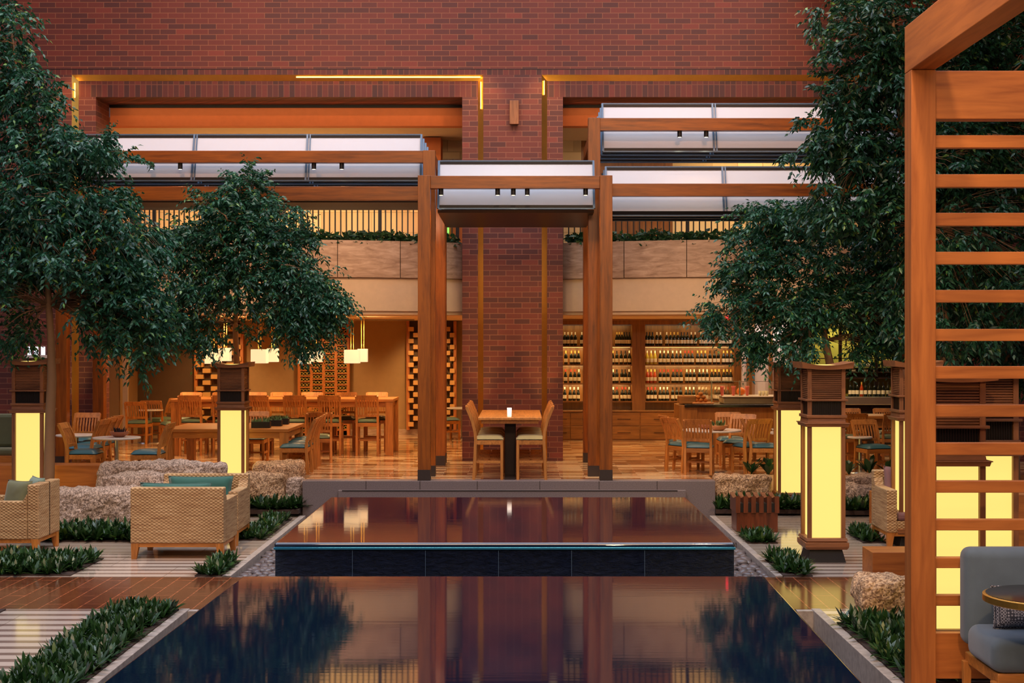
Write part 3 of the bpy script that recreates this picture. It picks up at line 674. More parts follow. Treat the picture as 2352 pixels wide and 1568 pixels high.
def spotlight(x, y, z, label, light=True):
    o = empty('spotlight', (x, y, z), 0, label, 'spotlight', 'black spotlights under the pergola beams')
    MB().lathe([(.035,-.095),(.037,-.09),(.037,0)],0,0,0,14).build('housing', M['black'], o, smooth=False); MB().lathe([(.027,-.099),(.027,-.096)],0,0,0,12).build('lens', M['spot'], o)
    if light:
        l = bpy.data.lights.new('spot_beam', 'SPOT'); l.energy = 45; l.color = (1,.62,.28); l.spot_size = 1.5; l.spot_blend = .9; l.shadow_soft_size = .03
        q = bpy.data.objects.new('spot_beam', l); COL.objects.link(q); q.location = (x, y, z-.12)

# --- centre gate
cl, cr = -1.47, 1.30                            # post centre lines
zt = 5.16
root = pergola('wooden gate pergola with glass canopy in the middle of the terrace', cl, cr, 21.65, 3, zt, .19,
    [(cl,21.62,zt,TZ),(cr,21.62,zt,TZ),(cl+.08,24.3,zt-.25,TZ),(cr-.05,24.3,zt-.25,TZ)],
    [(cl+PWD/2, cr-PWD/2, 21.66, 21.80, 4.965, zt-.003), (cl+PWD/2, cr-PWD/2, 24.32, 24.46, 4.72, 4.9)],
    (cl+.20, cr-.17, 21.9, 4.68, 5.44, 4, .55, []))
lx, ly, lz = root.location
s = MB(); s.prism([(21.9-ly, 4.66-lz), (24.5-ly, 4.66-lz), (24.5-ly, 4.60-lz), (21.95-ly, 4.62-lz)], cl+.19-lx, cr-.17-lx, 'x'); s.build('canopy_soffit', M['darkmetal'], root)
for px, t in ((1013,'below the left end of the gate beam'), (1143,'left one of three at the middle of the gate beam'), (1179,'middle one of three under the gate beam'), (1211,'right one of three at the middle of the gate beam'), (1345,'below the right end of the gate beam')):
    spotlight(XA(px,21.73), 21.73, 4.965, 'small black spotlight '+t, px in (1013,1179,1345))
# --- left canopy
D = 22.35; zt = ZA(345, D)
pergola('long left wooden pergola with frosted louvre canopy behind the trees', -7.4, -1.35, D, 3, zt, .19,
    [(-1.44,22.352,zt,TZ), (XA(140,24.2),24.2,zt,TZ), (XA(229,25),24.9,zt,TZ), (-1.40,24.9,zt-.2,TZ)],
    [(-7.6,-1.53,D+.02,D+.16,ZA(373,D),zt-.003), (-7.6,-1.60,D,D+.15,ZA(459,D),ZA(428,D)), (-1.45,-1.36,22.8,24.9,zt-.2,zt-.02), (-7.6,-1.55,24.95,25.1,zt-.6,zt-.4)],
    (XA(178,D), XA(966,22.6), 22.6, ZA(415,22.6), ZA(309,22.8), 4, .5, [XA(440,22.6), XA(702,22.6)]))
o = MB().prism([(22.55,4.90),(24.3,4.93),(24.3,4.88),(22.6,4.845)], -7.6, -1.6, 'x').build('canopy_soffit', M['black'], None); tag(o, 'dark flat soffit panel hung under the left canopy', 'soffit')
for px, t in ((349,'first from the left under the left canopy beam'), (414,'second from the left under the left canopy beam'), (721,'third from the left under the left canopy beam'), (785,'rightmost under the left canopy beam')):
    spotlight(XA(px,D+.09), D+.09, ZA(373,D), 'small black spotlight '+t, px in (414,785))
# --- right upper and right lower canopies
D = 22.35; zt = ZA(270, D); xe = XA(2075, D)
pergola('tall right wooden pergola with the highest frosted louvre canopy', 1.1, xe, D, 3, zt, .2,
    [(XA(1365,D),D,zt,TZ), (xe,D,zt,TZ), (XA(1352,25),24.95,zt-.3,TZ)],
    [(XA(1378,D), xe-.1, D+.02, D+.16, ZA(299,D), zt-.003), (1.1, 1.24, D+.2, 24.95, zt-.34, zt-.16), (1.1, 1.24, D+.2, 24.95, zt-.78, zt-.62)],
    (XA(1385,22.6), xe, 22.6, ZA(348,22.6), ZA(238,22.8), 4, .45, [XA(1640,22.6), XA(1897,22.6)]))
for px, t in ((1561,'left one under the highest right beam'), (1622,'right one under the highest right beam')): spotlight(XA(px,D+.09), D+.09, ZA(299,D), 'small black spotlight '+t)
D = 21.9; zt = ZA(421, D)
pergola('lower right wooden pergola with long frosted louvre canopy', 1.4, xe, D, 3, zt, .2,
    [(XA(2085,D),D,zt,0.0)],
    [(XA(1397,D), XA(2085,D)-.09, D+.02, D+.16, ZA(450,D), zt)],
    (XA(1393,22.15), XA(2085,22.2), 22.15, ZA(495,22.15), ZA(383,22.35), 3, .45, [XA(1662,22.2), XA(1925,22.2)]))
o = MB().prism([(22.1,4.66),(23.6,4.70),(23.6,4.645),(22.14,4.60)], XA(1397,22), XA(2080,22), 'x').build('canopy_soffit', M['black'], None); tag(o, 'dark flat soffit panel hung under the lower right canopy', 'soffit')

# ================================================================ NEAR RIGHT SCREEN FRAME
DF = 10.6; s = DF/F
root = empty('slatted_screen', (3.0, DF, 0), 0, 'big cedar frame with horizontal slats at the right edge, closest to the camera', 'screen')
def X(px): return XA(px, DF)-3.0
def Z(py): return ZA(py, DF)
MB().box(X(2093), X(2150), 0, .185, 0, Z(160)).build('post', M['cedar_z'], root, .005)
MB().box(X(2151), X(2600), .02, .16, Z(272), Z(161)).build('header', M['cedar_x'], root, .005)
MB().box(X(2093), X(2150), -6.5, .185, Z(159), Z(50)).build('rafter', M['cedar_y'], root, .006)
for (a, b) in ((308,337),(398,428),(487,517),(577,606),(665,694),(755,783),(841,870),(930,958),(1018,1046),(1106,1133),(1195,1220),(1283,1307),(1370,1394),(1457,1562)):
    MB().box(X(2150), X(2600), .05, .13, Z(b), Z(a)).build('slat', M['cedar_x'], root, .004)
MB().box(X(2600), X(2657), 0, .185, 0, Z(160)).build('post', M['cedar_z'], root, .005)

# ================================================================ LANTERNS
def lantern():
    r = empty('floor_lantern', (0,0,0), 0, 'x', 'lantern')
    MB().frustum(0,0,0,.155,.46,.46,.38,.38).build('foot', M['black'], r, .004)
    p = MB(); p.frustum(0,0,.155,.185,.48,.48,.52,.52); p.frustum(0,0,.185,.24,.52,.52,.52,.52); p.frustum(0,0,.24,.255,.47,.47,.47,.47); p.frustum(0,0,.255,.29,.50,.50,.48,.48)
    p.build('plinth', M['lantern_x'], r, .004)
    MB().box(-.178,.178,-.178,.178,.29,1.617).build('shade', M['lamp'], r, .004)
    f = MB()
    for a in (-1,1):
        for b in (-1,1): f.box(a*.20-.024,a*.20+.024,b*.20-.024,b*.20+.024,.27,2.3)
    f.build('corner_posts', M['lantern_z'], r, .004)
    c = MB(); c.frustum(0,0,1.615,1.65,.50,.50,.52,.52); c.frustum(0,0,1.65,1.66,.54,.54,.54,.54); c.frustum(0,0,1.66,1.72,.46,.46,.44,.44); c.frustum(0,0,1.72,1.755,.48,.48,.48,.48); c.build('collar', M['lantern_x'], r, .004)
    MB().box(-.19,.19,-.19,.19,1.755,1.92).build('vent_box', M['black'], r)
    g = MB()
    for i in range(16):
        x = -.165+.022*i; g.box(x-.004,x+.004,-.202,-.192,1.755,1.92); g.box(.192,.202,x-.004,x+.004,1.755,1.92); g.box(-.202,-.192,x-.004,x+.004,1.755,1.92)
    g.build('grille', M['darkmetal'], r)
    MB().frustum(0,0,1.92,1.945,.50,.50,.50,.50).build('shelf_band', M['lantern_x'], r, .004)
    MB().box(-.19,.19,-.19,.19,1.945,2.30).build('louvre_box', M['lantern_x'], r)
    l = MB()
    for i in range(15):
        z = 1.955+i*.0228; l.box(-.185,.185,-.21,-.19,z,z+.014); l.box(.19,.21,-.185,.185,z,z+.014); l.box(-.21,-.19,-.185,.185,z,z+.014)
    l.build('louvres', M['lantern_x'], r, .002)
    t = MB(); n = 10
    for i in range(n):
        for zz in (0,):
            u0, u1 = -1+2*i/n, -1+2*(i+1)/n; h0, h1 = .045*u0**2, .045*u1**2
            t.hexa([(u0*.30,-.30,2.295+h0*.4),(u1*.30,-.30,2.295+h1*.4),(u1*.30,.30,2.295+h1*.4),(u0*.30,.30,2.295+h0*.4),(u0*.31,-.31,2.345+h0),(u1*.31,-.31,2.345+h1),(u1*.31,.31,2.345+h1),(u0*.31,.31,2.345+h0)])
    t.build('roof', M['lantern_x'], r)
    MB().box(-.16,.16,-.16,.16,2.33,2.352).build('top_glow', M['lamp'], r)
    return r
L0 = lantern()
spots = [(1898,16.95,'glowing wood lantern standing at the pool corner, closest of the two right ones',1), (1818,22.12,'glowing wood lantern half behind the pool corner lantern',1), (530,22.08,'glowing wood lantern behind the teal cushion armchair',1),
         (64,20.3,'glowing wood lantern beside the tree trunk at the left edge',1), (2106,18.2,'glowing wood lantern mostly hidden by the cedar frame post',1), (2199,11.55,'large glowing lantern seen through the slats next to the cedar post',1),
         (2280,12.6,'glowing lantern behind the slats further from the cedar post',1)]
for i, (px, D, lab, sc) in enumerate(spots):
    loc = (XA(px, D), D+.2, 0)
    if i == 0: L0.location = loc; L0['label'] = lab; o = L0
    else: o = copy_thing(L0, loc, 0, lab)
    if i in (1, 2): o.scale = (.93,.93,.97)
# ================================================================ CHAIRS
def chair(bar=False, cush='bluecush'):
    r = empty('bar_chair' if bar else 'dining_chair', (0,0,0), 0, 'x', 'bar chair' if bar else 'chair')
    w, d = (.43,.44) if bar else (.45,.44); zs = .62 if bar else .43; Ht = 1.13 if bar else .89
    def yb(z): t = max(0, z-zs)/(Ht-zs); return -d/2+.02-.13*t*t-.02*t-.03*max(0, (zs-z)/zs)
    for sx in (-1, 1):
        x = sx*(w/2-.02)
        MB().bar((x, d/2-.02, 0), (x, d/2-.02, zs-.01), .042, .042, (0,1,0)).build('leg', M['chair_z'], r, .004)
        m = MB(); zz = [0, zs*.5, zs, zs+.12, (zs+Ht)/2+.05, Ht-.02]
        for a, b in zip(zz[:-1], zz[1:]): m.bar((x, yb(a), a-.004), (x, yb(b), b+.004), .042, .045, (0,1,0))
        m.build('leg', M['chair_z'], r, .003)
    f = MB()
    for sx in (-1, 1): f.box(sx*(w/2-.02)-.012, sx*(w/2-.02)+.012, -d/2+.03, d/2-.03, zs-.08, zs-.01)
    f.box(-w/2+.03, w/2-.03, d/2-.035, d/2-.008, zs-.08, zs-.01); f.box(-w/2+.03, w/2-.03, -d/2+.01, -d/2+.035, zs-.08, zs-.01); f.box(-w/2+.03, w/2-.03, -d/2+.03, d/2-.03, zs-.03, zs-.012)
    f.build('seat_frame', M['chair_x'], r, .003)
    s = MB(); zf = .26 if bar else .17
    for sx in (-1, 1): s.box(sx*(w/2-.02)-.01, sx*(w/2-.02)+.01, -d/2+.03, d/2-.03, zf, zf+.035)
    s.box(-w/2+.03, w/2-.03, -.012, .012, zf, zf+.03)
    if bar: s.box(-w/2+.03, w/2-.03, d/2-.03, d/2-.005, zf, zf+.05)
    s.build('stretcher', M['chair_x'], r, .002)
    b = MB(); z0, z1 = zs+.10, Ht
    zt = z1-.085
    b.hexa([(-w/2+.035,yb(zt)-.012,zt),(w/2-.035,yb(zt)-.012,zt),(w/2-.035,yb(zt)+.012,zt),(-w/2+.035,yb(zt)+.012,zt),(-w/2+.02,yb(z1)-.014,z1),(w/2-.02,yb(z1)-.014,z1),(w/2-.02,yb(z1)+.014,z1),(-w/2+.02,yb(z1)+.014,z1)])
    b.box(-w/2+.035, w/2-.035, yb(z0)-.011, yb(z0)+.011, z0, z0+.045)
    for i in range(7):
        x = -w/2+.075+(w-.15)*i/6; zq = [z0+.04, (z0+zt)/2, zt+.004]
        for a, c in zip(zq[:-1], zq[1:]): b.bar((x, yb(a), a), (x, yb(c), c), .026, .014, (0,1,0))
    b.build('backrest', M['chair_z'], r, .002)
    c = MB()
    def top(u, v):
        a, bb = (u*2-1), (v*2-1); e = (1-abs(a)**6)*(1-abs(bb)**6)
        return (a*(w/2-.004), bb*(d/2-.002)+.008, zs+.002+.055*e**.5+.012*math.cos(a*1.4)*math.cos(bb*1.4))
    c.grid(top, 12, 12); n0 = len(c.v); c.grid(lambda u, v: (lambda p: (p[0], p[1], zs-.004))(top(u, v)), 12, 12)
    c.build('seat_cushion', M[cush], r, smooth=True)
    return r
proto = {}
def put(kind, cush, px, D, rz, label, group=None, z=TZ, sc=None, X=None):
    k = (kind, cush); loc = (XA(px, D) if X is None else X, D, z)
    if k not in proto:
        proto[k] = o = chair(kind == 'bar', cush); o.location = loc; o.rotation_euler = (0,0,rz); o['label'] = label
        if group: o['group'] = group
    else: o = copy_thing(proto[k], loc, rz, label, group)
    if 'group' in o and not group: del o['group']
    if sc: o.scale = sc
    return o
Q = PI/2
g = 'chairs at the pier table'
for i, D in enumerate((21.98, 22.62, 23.24, 23.86)):
    t = ['nearest the pool', 'second from the pool', 'third from the pool', 'farthest from the pool']
    put('bar', 'goldcush', 0, D, -Q+.02*(i%2), 'tall slat-back chair with gold cushion left of the centre table, '+t[i], g, X=-.49)
    put('bar', 'goldcush', 0, D, Q-.02*(i%2), 'tall slat-back chair with gold cushion right of the centre table, '+t[i], g, X=.155)
# centre table
t = empty('bar_table', (-.165, 23.0, TZ), 0, 'tall reddish wood table in front of the brick pier', 'table')
MB().box(-.49,.49,-1.25,1.25,.915,.955).build('tabletop', M['chair_y'], t, .006); MB().box(-.44,.44,-1.2,1.2,.86,.915).build('apron', M['chair_y'], t, .004)
MB().box(-.085,.085,-.75,-.58,.03,.86).build('pedestal', M['darkmetal'], t, .004); MB().box(-.085,.085,.58,.75,.03,.86).build('pedestal', M['darkmetal'], t, .004); MB().box(-.085,.085,-1.2,1.2,0,.03).build('base_plate', M['darkmetal'], t, .004)
c = MB().lathe([(.03,0),(.034,.01),(.036,.14),(.032,.14)],0,0,0,14).build('votive_candle', M['candle'], None, smooth=True); c.location = (XA(1170,21.95), 21.98, TZ+.956); tag(c, 'glass votive candle glowing on the centre table', 'candle')
# tall communal table
x0, x1 = XA(392,26.5), XA(903,26.5)
t = empty('communal_table', ((x0+x1)/2, 27.1, TZ), 0, 'long tall orange wood communal table in the dining room', 'table'); hw = (x1-x0)/2
MB().box(-hw,hw,-.62,.62,1.0,1.05).build('tabletop', M['chair_x'], t, .005); MB().box(-hw+.05,hw-.05,-.57,.57,.9,1.0).build('apron', M['chair_x'], t, .004)
for sx in (-1,1):
    for sy in (-1,1): MB().box(sx*(hw-.075)-.07,sx*(hw-.075)+.07,sy*(.54)-.07,sy*.54+.07,0,1.0).build('leg', M['chair_z'], t, .005)
    MB().box(sx*.75-.07,sx*.75+.07,-.07,.07,0,.9).build('leg', M['chair_z'], t, .005)
g = 'chairs along the near side of the tall communal table'
for i, px in enumerate((444, 521, 598, 683, 760, 846)):
    put('bar', 'greencush', px, 26.66, R.uniform(-.03,.03), 'tall slat-back chair on the near side of the tall table, '+['leftmost','second from the left','third from the left','fourth from the left','second from the right','rightmost'][i], g)
g = 'chairs along the far side of the tall communal table'
for i, px in enumerate((430, 505, 581, 640, 711, 791, 863)):
    put('bar', 'greencush', px, 27.62, PI+R.uniform(-.03,.03), 'tall slat-back chair on the far side of the tall table, '+['leftmost','second from the left','third from the left','middle one','third from the right','second from the right','rightmost'][i], g, z=TZ)
# dining tables
def round_table(px, D, r, h, label, z=TZ):
    t = empty('round_table', (XA(px, D), D, z), 0, label, 'table')
    MB().lathe([(r-.01,h-.03),(r,h-.02),(r,h-.005),(r-.008,h)],0,0,0,40).build('tabletop', M['marble'], t)
    MB().lathe([(.03,.02),(.03,h-.03)],0,0,0,16).build('pedestal', M['stainless'], t, smooth=False); MB().lathe([(.26,0),(.25,.015),(.04,.03)],0,0,0,24).build('base', M['stainless'], t); return t
def bowl(px, D, z, r, label, kind, mat='clay'):
    o = empty('planted_bowl' if kind != 'fruit' else 'fruit_bowl', (XA(px,D), D, z), 0, label, 'bowl')
    MB().lathe([(r*.45,0),(r*.8,r*.25),(r,r*.55),(r*.93,r*.55),(r*.7,r*.3),(.01,r*.2)],0,0,0,20).build('bowl', M[mat], o, smooth=True)
    m = MB()
    for k in range(26):
        a = R.uniform(0, 6.28); q = R.uniform(0, r*.6); tl = R.uniform(.3, 1.0); l = r*R.uniform(.5,.9)
        p = Vector((q*math.cos(a), q*math.sin(a), r*.35)); d = Vector((math.cos(a)*tl*.7, math.sin(a)*tl*.7, 1)).normalized(); s = d.cross(Vector((0,0,1)))
        s = s.normalized()*r*.13 if s.length > .01 else Vector((r*.13,0,0)); n = len(m.v); b = p+d*l
        m.v += [tuple(p-s*.5), tuple(p+s*.5), tuple(p+d*l*.6+s), tuple(b), tuple(p+d*l*.6-s)]; m.f.append((n,n+1,n+2,n+3,n+4))
    m.build('plants', M['succ_dk' if kind == 'dark' else 'succ'], o, fix=False); return o
T = round_table(1634, 23.3, .49, .68, 'round white-topped table with two planted bowls before the buffet counter')
bowl(1650, 23.0, TZ+.681, .16, 'shallow wooden bowl of succulents at the front of the round white table', 'green', 'woodbowl'); bowl(1622, 23.45, TZ+.681, .14, 'terracotta bowl of green and dark plants at the back of the round white table', 'dark')
put('dining','bluecush',1606,22.84,-.22,'slat-back chair at the front left of the round table, its back to the pool')
put('dining','bluecush',1574,23.25,-1.0,'slat-back chair at the left side of the round table, turned inwards')
put('dining','bluecush',1568,23.75,-1.35,'slat-back chair behind the left side of the round table')
put('dining','bluecush',1722,22.98,.35,'slat-back chair at the front right of the round table, its back to the pool')
put('dining','bluecush',1697,23.9,PI-.4,'slat-back chair behind the right side of the round table, facing the pool')
put('dining','bluecush',1678,24.5,PI,'slat-back chair farthest from the pool at the round table')
put('dining','bluecush',1752,22.87,-Q-.1,'bright blue-seated slat-back chair beside the right rock, seen from its side')
round_table(1822, 23.9, .42, .60, 'white-topped table between round table group and the tall glowing lanterns'); bowl(1788, 23.7, TZ+.601, .12, 'small pale bowl on the table behind the glowing lanterns', 'green', 'marble')
t = empty('square_table', (XA(2005,24.3), 24.3, TZ), 0, 'tall wood table beyond the right lanterns under the wine display', 'table')
MB().box(-.55,.55,-.4,.4,.82,.87).build('tabletop', M['chair_x'], t, .004); MB().box(-.5,.5,-.35,.35,.70,.82).build('apron', M['chair_x'], t, .003)
for sx in (-1,1):
    for sy in (-1,1): MB().box(sx*.46-.05,sx*.46+.05,sy*.32-.05,sy*.32+.05,0,.82).build('leg', M['chair_z'], t, .004)
for px, D, rz, lab in ((1955,23.75,.05,'tall chair with green cushion just right of the corner lantern, back to the pool'), (2046,23.75,0,'tall chair with green cushion left of the cedar frame post, back to the pool'), (1960,24.95,PI,'tall chair beyond the right wood table, left one'), (2040,24.95,PI,'tall chair beyond the right wood table, right one')):
    put('bar','greencush',px,D,rz,lab,None,sc=(.9,.9,.83))
put('dining','bluecush',2006,22.95,PI+.25,'low slat-back chair between the two tall chairs right of the corner lantern', sc=(1,1,.95)); round_table(1975, 23.1, .2, .58, 'small white table edge right of the corner lantern')
# low communal table (left of centre)
xr2 = -3.72
t = empty('communal_table', (xr2-1.0, 23.6, TZ), 0, 'low reddish wood communal table with black planter boxes behind the left rocks', 'table')
MB().box(-1.0,1.0,-.85,.85,.67,.72).build('tabletop', M['chair_x'], t, .005); MB().box(-.96,.96,-.8,.8,.57,.67).build('apron', M['chair_x'], t, .004)
for sx in (-1,1):
    for sy in (-1,1): MB().box(sx*.92-.065,sx*.92+.065,sy*.76-.065,sy*.76+.065,0,.67).build('leg', M['chair_z'], t, .005)
for i, (px, D) in enumerate(((600, 23.1), (627, 23.6), (643, 24.1))):
    o = empty('planter_box', (XA(px, D), D, TZ+.72), 0, 'black planter box of small succulents on the low communal table, '+['nearest one','middle one','farthest one'][i], 'planter', 'black planter boxes on the low table')
    MB().box(-.15,.15,-.07,.07,0,.10).build('box', M['black'], o, .003); m = MB()
    for k in range(60):
        p = Vector((R.uniform(-.14,.14), R.uniform(-.06,.06), .095)); d = Vector((R.uniform(-.6,.6), R.uniform(-.6,.6), 1)).normalized(); s = Vector((R.uniform(-1,1), R.uniform(-1,1), 0)).normalized()*.012; l = R.uniform(.03,.09); n = len(m.v)
        m.v += [tuple(p-s), tuple(p+s), tuple(p+d*l)]; m.f.append((n,n+1,n+2))
    m.build('plants', M['succ'], o, fix=False)
g = 'chairs on the right side of the low communal table'
for i, (px, D) in enumerate(((679,22.88), (688,23.4), (696,23.92), (703,24.4))):
    put('dining','bluecush',px,D,Q+.04*i,'chair on the right side of the low communal table, '+['closest to the pool','second from the pool','third from the pool','farthest from the pool'][i], g)
put('dining','greencush',733,25.1,.15,'dark slat-back chair right of the low communal table, back to the pool'); put('dining','greencush',582,24.85,PI,'slat-back chair at the far side of the low communal table')

# left corner tables
round_table(268, 21.75, .36, .66, 'small round white table with a bowl of dark succulents at the left'); bowl(274, 21.75, TZ+.661, .15, 'terracotta bowl with dark succulents on the left round table', 'dark')
put('dining','bluecush',196,21.55,-Q,'blue-seated slat-back chair left of the small round table, seen side-on'); put('dining','bluecush',342,21.5,Q,'blue-seated slat-back chair right of the small round table, seen side-on')
put('dining','bluecush',196,22.6,Q-.15,'slat-back chair behind the tree trunk, nearest of the slanted row'); put('dining','bluecush',212,23.15,Q-.15,'slat-back chair second in the slanted row behind the small round table'); put('dining','bluecush',226,23.75,Q-.15,'slat-back chair third in the slanted row behind the small round table')
put('dining','bluecush',188,24.3,PI,'grey-lit slat-back chair against the left brick pier, facing the pool'); round_table(176, 23.3, .33, .60, 'white-topped table before the left brick pier')
for px, D, rz, lab in ((320,29.6,0,'chair beside the lit wall edge at the left back of the dining room'), (356,30.2,0,'chair second from the lit wall edge at the left back'), (398,29.2,PI/2+.5,'side-turned chair near the left end of the tall table, front one'), (372,30.9,PI/2+.8,'side-turned chair near the left end of the tall table, back one'), (1026,30.8,-Q+.5,'chair with green seat seen between the canopy posts and the brick pier')):
    put('dining','greencush',px,D,rz,lab)
round_table(346, 29.9, .26, .7, 'small pale table among the chairs at the left back'); round_table(1062, 31.2, .35, .68, 'pale table edge beside the brick pier inside the dining room')
b = empty('banquette', (XA(-60,22.0), 22.0, TZ), 0, 'olive padded banquette at the far left edge', 'sofa'); MB().box(-.6,.62,0,.6,0,.36).build('base', M['chair_x'], b, .01)
MB().box(-.6,.62,-.02,.55,.36,.46).build('seat_cushion', M['olive'], b, .03); MB().box(-.6,.60,.38,.58,.46,.98).build('back_cushion', M['olive'], b, .05)

# ================================================================ WICKER CHAIRS
def armchair(w, d, hb, ha, name='wicker_armchair', cush='olive'):
    r = empty(name, (0,0,0), 0, 'x', 'armchair'); zl = .195; t = .13
    m = MB(); m.box(-w/2, w/2, 0, .14, zl, hb); m.build('backrest', M['wicker'], r, .015)
    for sx in (-1,1):
        a = MB(); x0, x1 = sorted((sx*w/2, sx*(w/2-t)))
        a.prism([(.142, zl),(d, zl),(d, ha),(.20, ha),(.142, ha+.10)], x0, x1, 'x'); a.build('arm', M['wicker'], r, .012)
    MB().box(-w/2+t, w/2-t, .142, d-.02, zl, .34).build('seat', M['wicker'], r, .008)
    MB().box(-w/2+t+.01, w/2-t-.01, .15, d-.01, .34, .45).build('seat_cushion', M[cush], r, .035)
    f = MB(); f.box(-w/2+.03, w/2-.03, .02, .06, zl-.05, zl); f.box(-w/2+.03, w/2-.03, d-.06, d-.02, zl-.05, zl); f.box(-w/2+.02, -w/2+.06, .02, d-.02, zl-.05, zl); f.box(w/2-.06, w/2-.02, .02, d-.02, zl-.05, zl); f.build('base_rail', M['chair_x'], r, .004)
    for sx in (-1,1):
        for y in (.01, d-.10):
            q = MB(); x = sx*(w/2-.055); yo = 0 if y < .1 else .03
            q.hexa([(x-.03+sx*.015,y+yo,0),(x+.03+sx*.015,y+yo,0),(x+.03+sx*.015,y+.055+yo,0),(x-.03+sx*.015,y+.055+yo,0),(x-.05,y,zl),(x+.05,y,zl),(x+.05,y+.09,zl),(x-.05,y+.09,zl)])
            q.build('leg', M['chair_z'], r, .004)
    return r
def pillow(name, mat, loc, w, h, t, rot, label, cat='cushion'):
    m = MB(); N = 18
    for sg in (1,-1):
        def fn(u, v):
            a, b = u*2-1, v*2-1; e = max(0,(1-a**4)*(1-b**4))**.55; px = a*w/2*(1-.07*(1-abs(b)**2)); pz = b*h/2*(1-.07*(1-abs(a)**2))
            return (px, sg*t/2*e*(1+.08*noise.noise(Vector((a*2.2,b*2.2,w*9)))), pz+h/2)
        m.grid(fn, N, N)
    o = m.build(name, M[mat], None, smooth=True); 
    me = o.data; bm = bmesh.new(); bm.from_mesh(me); bmesh.ops.remove_doubles(bm, verts=bm.verts, dist=.0008); bmesh.ops.recalc_face_normals(bm, faces=bm.faces); bm.to_mesh(me); bm.free()
    o.location = loc; o.rotation_euler = rot; tag(o, label, cat)
    p = MB(); pts = []
    for k in range(48):
        a = 2*PI*k/48; ca, sa = math.cos(a), math.sin(a); q = max(abs(ca), abs(sa)); u, v = ca/q, sa/q
        pts.append((u*w/2*(1-.07*(1-v*v)), 0, v*h/2*(1-.07*(1-u*u))+h/2))
    pts.append(pts[0]); p.tube(pts, .006, 6).build('piping', M[mat], o, smooth=True); return o
a1 = armchair(1.13, .82, .866, .70); a1.location = (-4.15, 17.17, 0); a1['label'] = 'wide wicker armchair left of the pool with its back to the camera'
a2 = copy_thing(a1, (-4.20, 19.12, 0), PI, 'wicker armchair facing the camera behind the nearer one, long teal cushion on it')
a3 = armchair(.82, .86, .866, .66); a3.location = (-5.94, 17.93, 0); a3.rotation_euler = (0,0,Q); a3['label'] = 'wicker armchair at the left edge turned away from the pool, green cushions on it'
MB().box(-.006, .004, -.006, .14, .2, .868).build('back_seam', M['darkmetal'], a3)
a4 = armchair(.98, .82, .93, .74, cush='mauve'); a4.location = (5.16, 18.95, 0); a4.rotation_euler = (0,0,PI); a4['label'] = 'wicker armchair with mauve cushion beside the cedar frame post'
ot = empty('wicker_ottoman', (5.15, 17.35, 0), 0, 'pale wicker ottoman half hidden by the cedar frame post', 'ottoman'); MB().box(-.33,.33,0,.5,.1,.58).build('body', M['wicker'], ot, .02); MB().box(-.3,.3,.03,.47,0,.1).build('base', M['chair_x'], ot, .004)
pillow('long_cushion', 'teal', (XA(460,18.75), 18.72, .50), .86, .36, .16, (-.20,0,0), 'long teal cushion standing upright on the armchair facing the camera')
pillow('long_cushion', 'teal', (XA(406,17.5), 17.42, .50), .88, .40, .14, (-.12+.0,0,0), 'teal cushion showing only its top edge over the nearest wicker back')
pillow('throw_cushion', 'olive', (-6.33, 17.78, .50), .42, .40, .15, (-.25,0,-.5), 'olive cushion leaning in front on the left wicker armchair'); pillow('throw_cushion', 'sage', (-6.22, 18.05, .50), .42, .42, .15, (-.25,0,-.9), 'pale sage cushion behind the olive one on the left wicker armchair')
pillow('throw_cushion', 'bluecush', (-6.28, 17.95, .50), .36, .36, .12, (-.25,0,-.7), 'blue cushion squeezed between olive and sage ones')
pillow('throw_cushion', 'mauve', (5.02, 18.66, .46), .56, .52, .18, (-.2,.1,.15), 'mauve cushion on the wicker armchair by the cedar post')

# ================================================================ BLOCK STOOL, BENCHES, ROCKS
st = empty('slatted_stool', (3.264, 19.6, 0), 0, 'reddish wood block stool with ribbed top right of the upper pool', 'stool')
MB().box(-.285,.285,.03,.5,0,.33).build('base', M['stoolwood'], st, .006)
for i in range(6):
    x = -.30+i*.1075; m = MB(); n = 8
    for k in range(n):
        u0, u1 = k/n, (k+1)/n; z0, z1 = .50-.10*math.sin(PI*u0)*.45, .50-.10*math.sin(PI*u1)*.45
        m.hexa([(x,u0*.54,.27),(x+.062,u0*.54,.27),(x+.062,u1*.54,.27),(x,u1*.54,.27),(x,u0*.54,z0),(x+.062,u0*.54,z0),(x+.062,u1*.54,z1),(x,u1*.54,z1)])
    m.build('slat', M['stoolwood'], st)
MB().box(-.29,.29,.02,.52,.28,.40).build('core', M['black'], st)
def block(name, x0,x1,y0,y1,z0,z1,label,cat='bench',m='cedar_x'):
    o = MB().box(x0,x1,y0,y1,z0,z1).build(name, M[m], None, .006); return tag(o, label, cat)
block('wooden_bench', XA(-160,20.9), XA(252,20.9), 20.9, 21.35, .3, ZA(1068,20.9), 'cedar plank bench back behind the tree trunk at the left')
block('wooden_bench', 3.89, 5.0, 15.72, 16.2, 0, .30, 'low cedar block bench at the foot of the cedar frame post'); block('wooden_bench', XA(2016,20.2), 6.4, 20.2, 20.7, 0, .47, 'cedar block bench behind the mauve cushioned armchair')
block('wooden_bench', XA(2325,14), 5.6, 14.0, 14.4, 0, 1.12, 'cedar plank seen through the slats at the right edge')
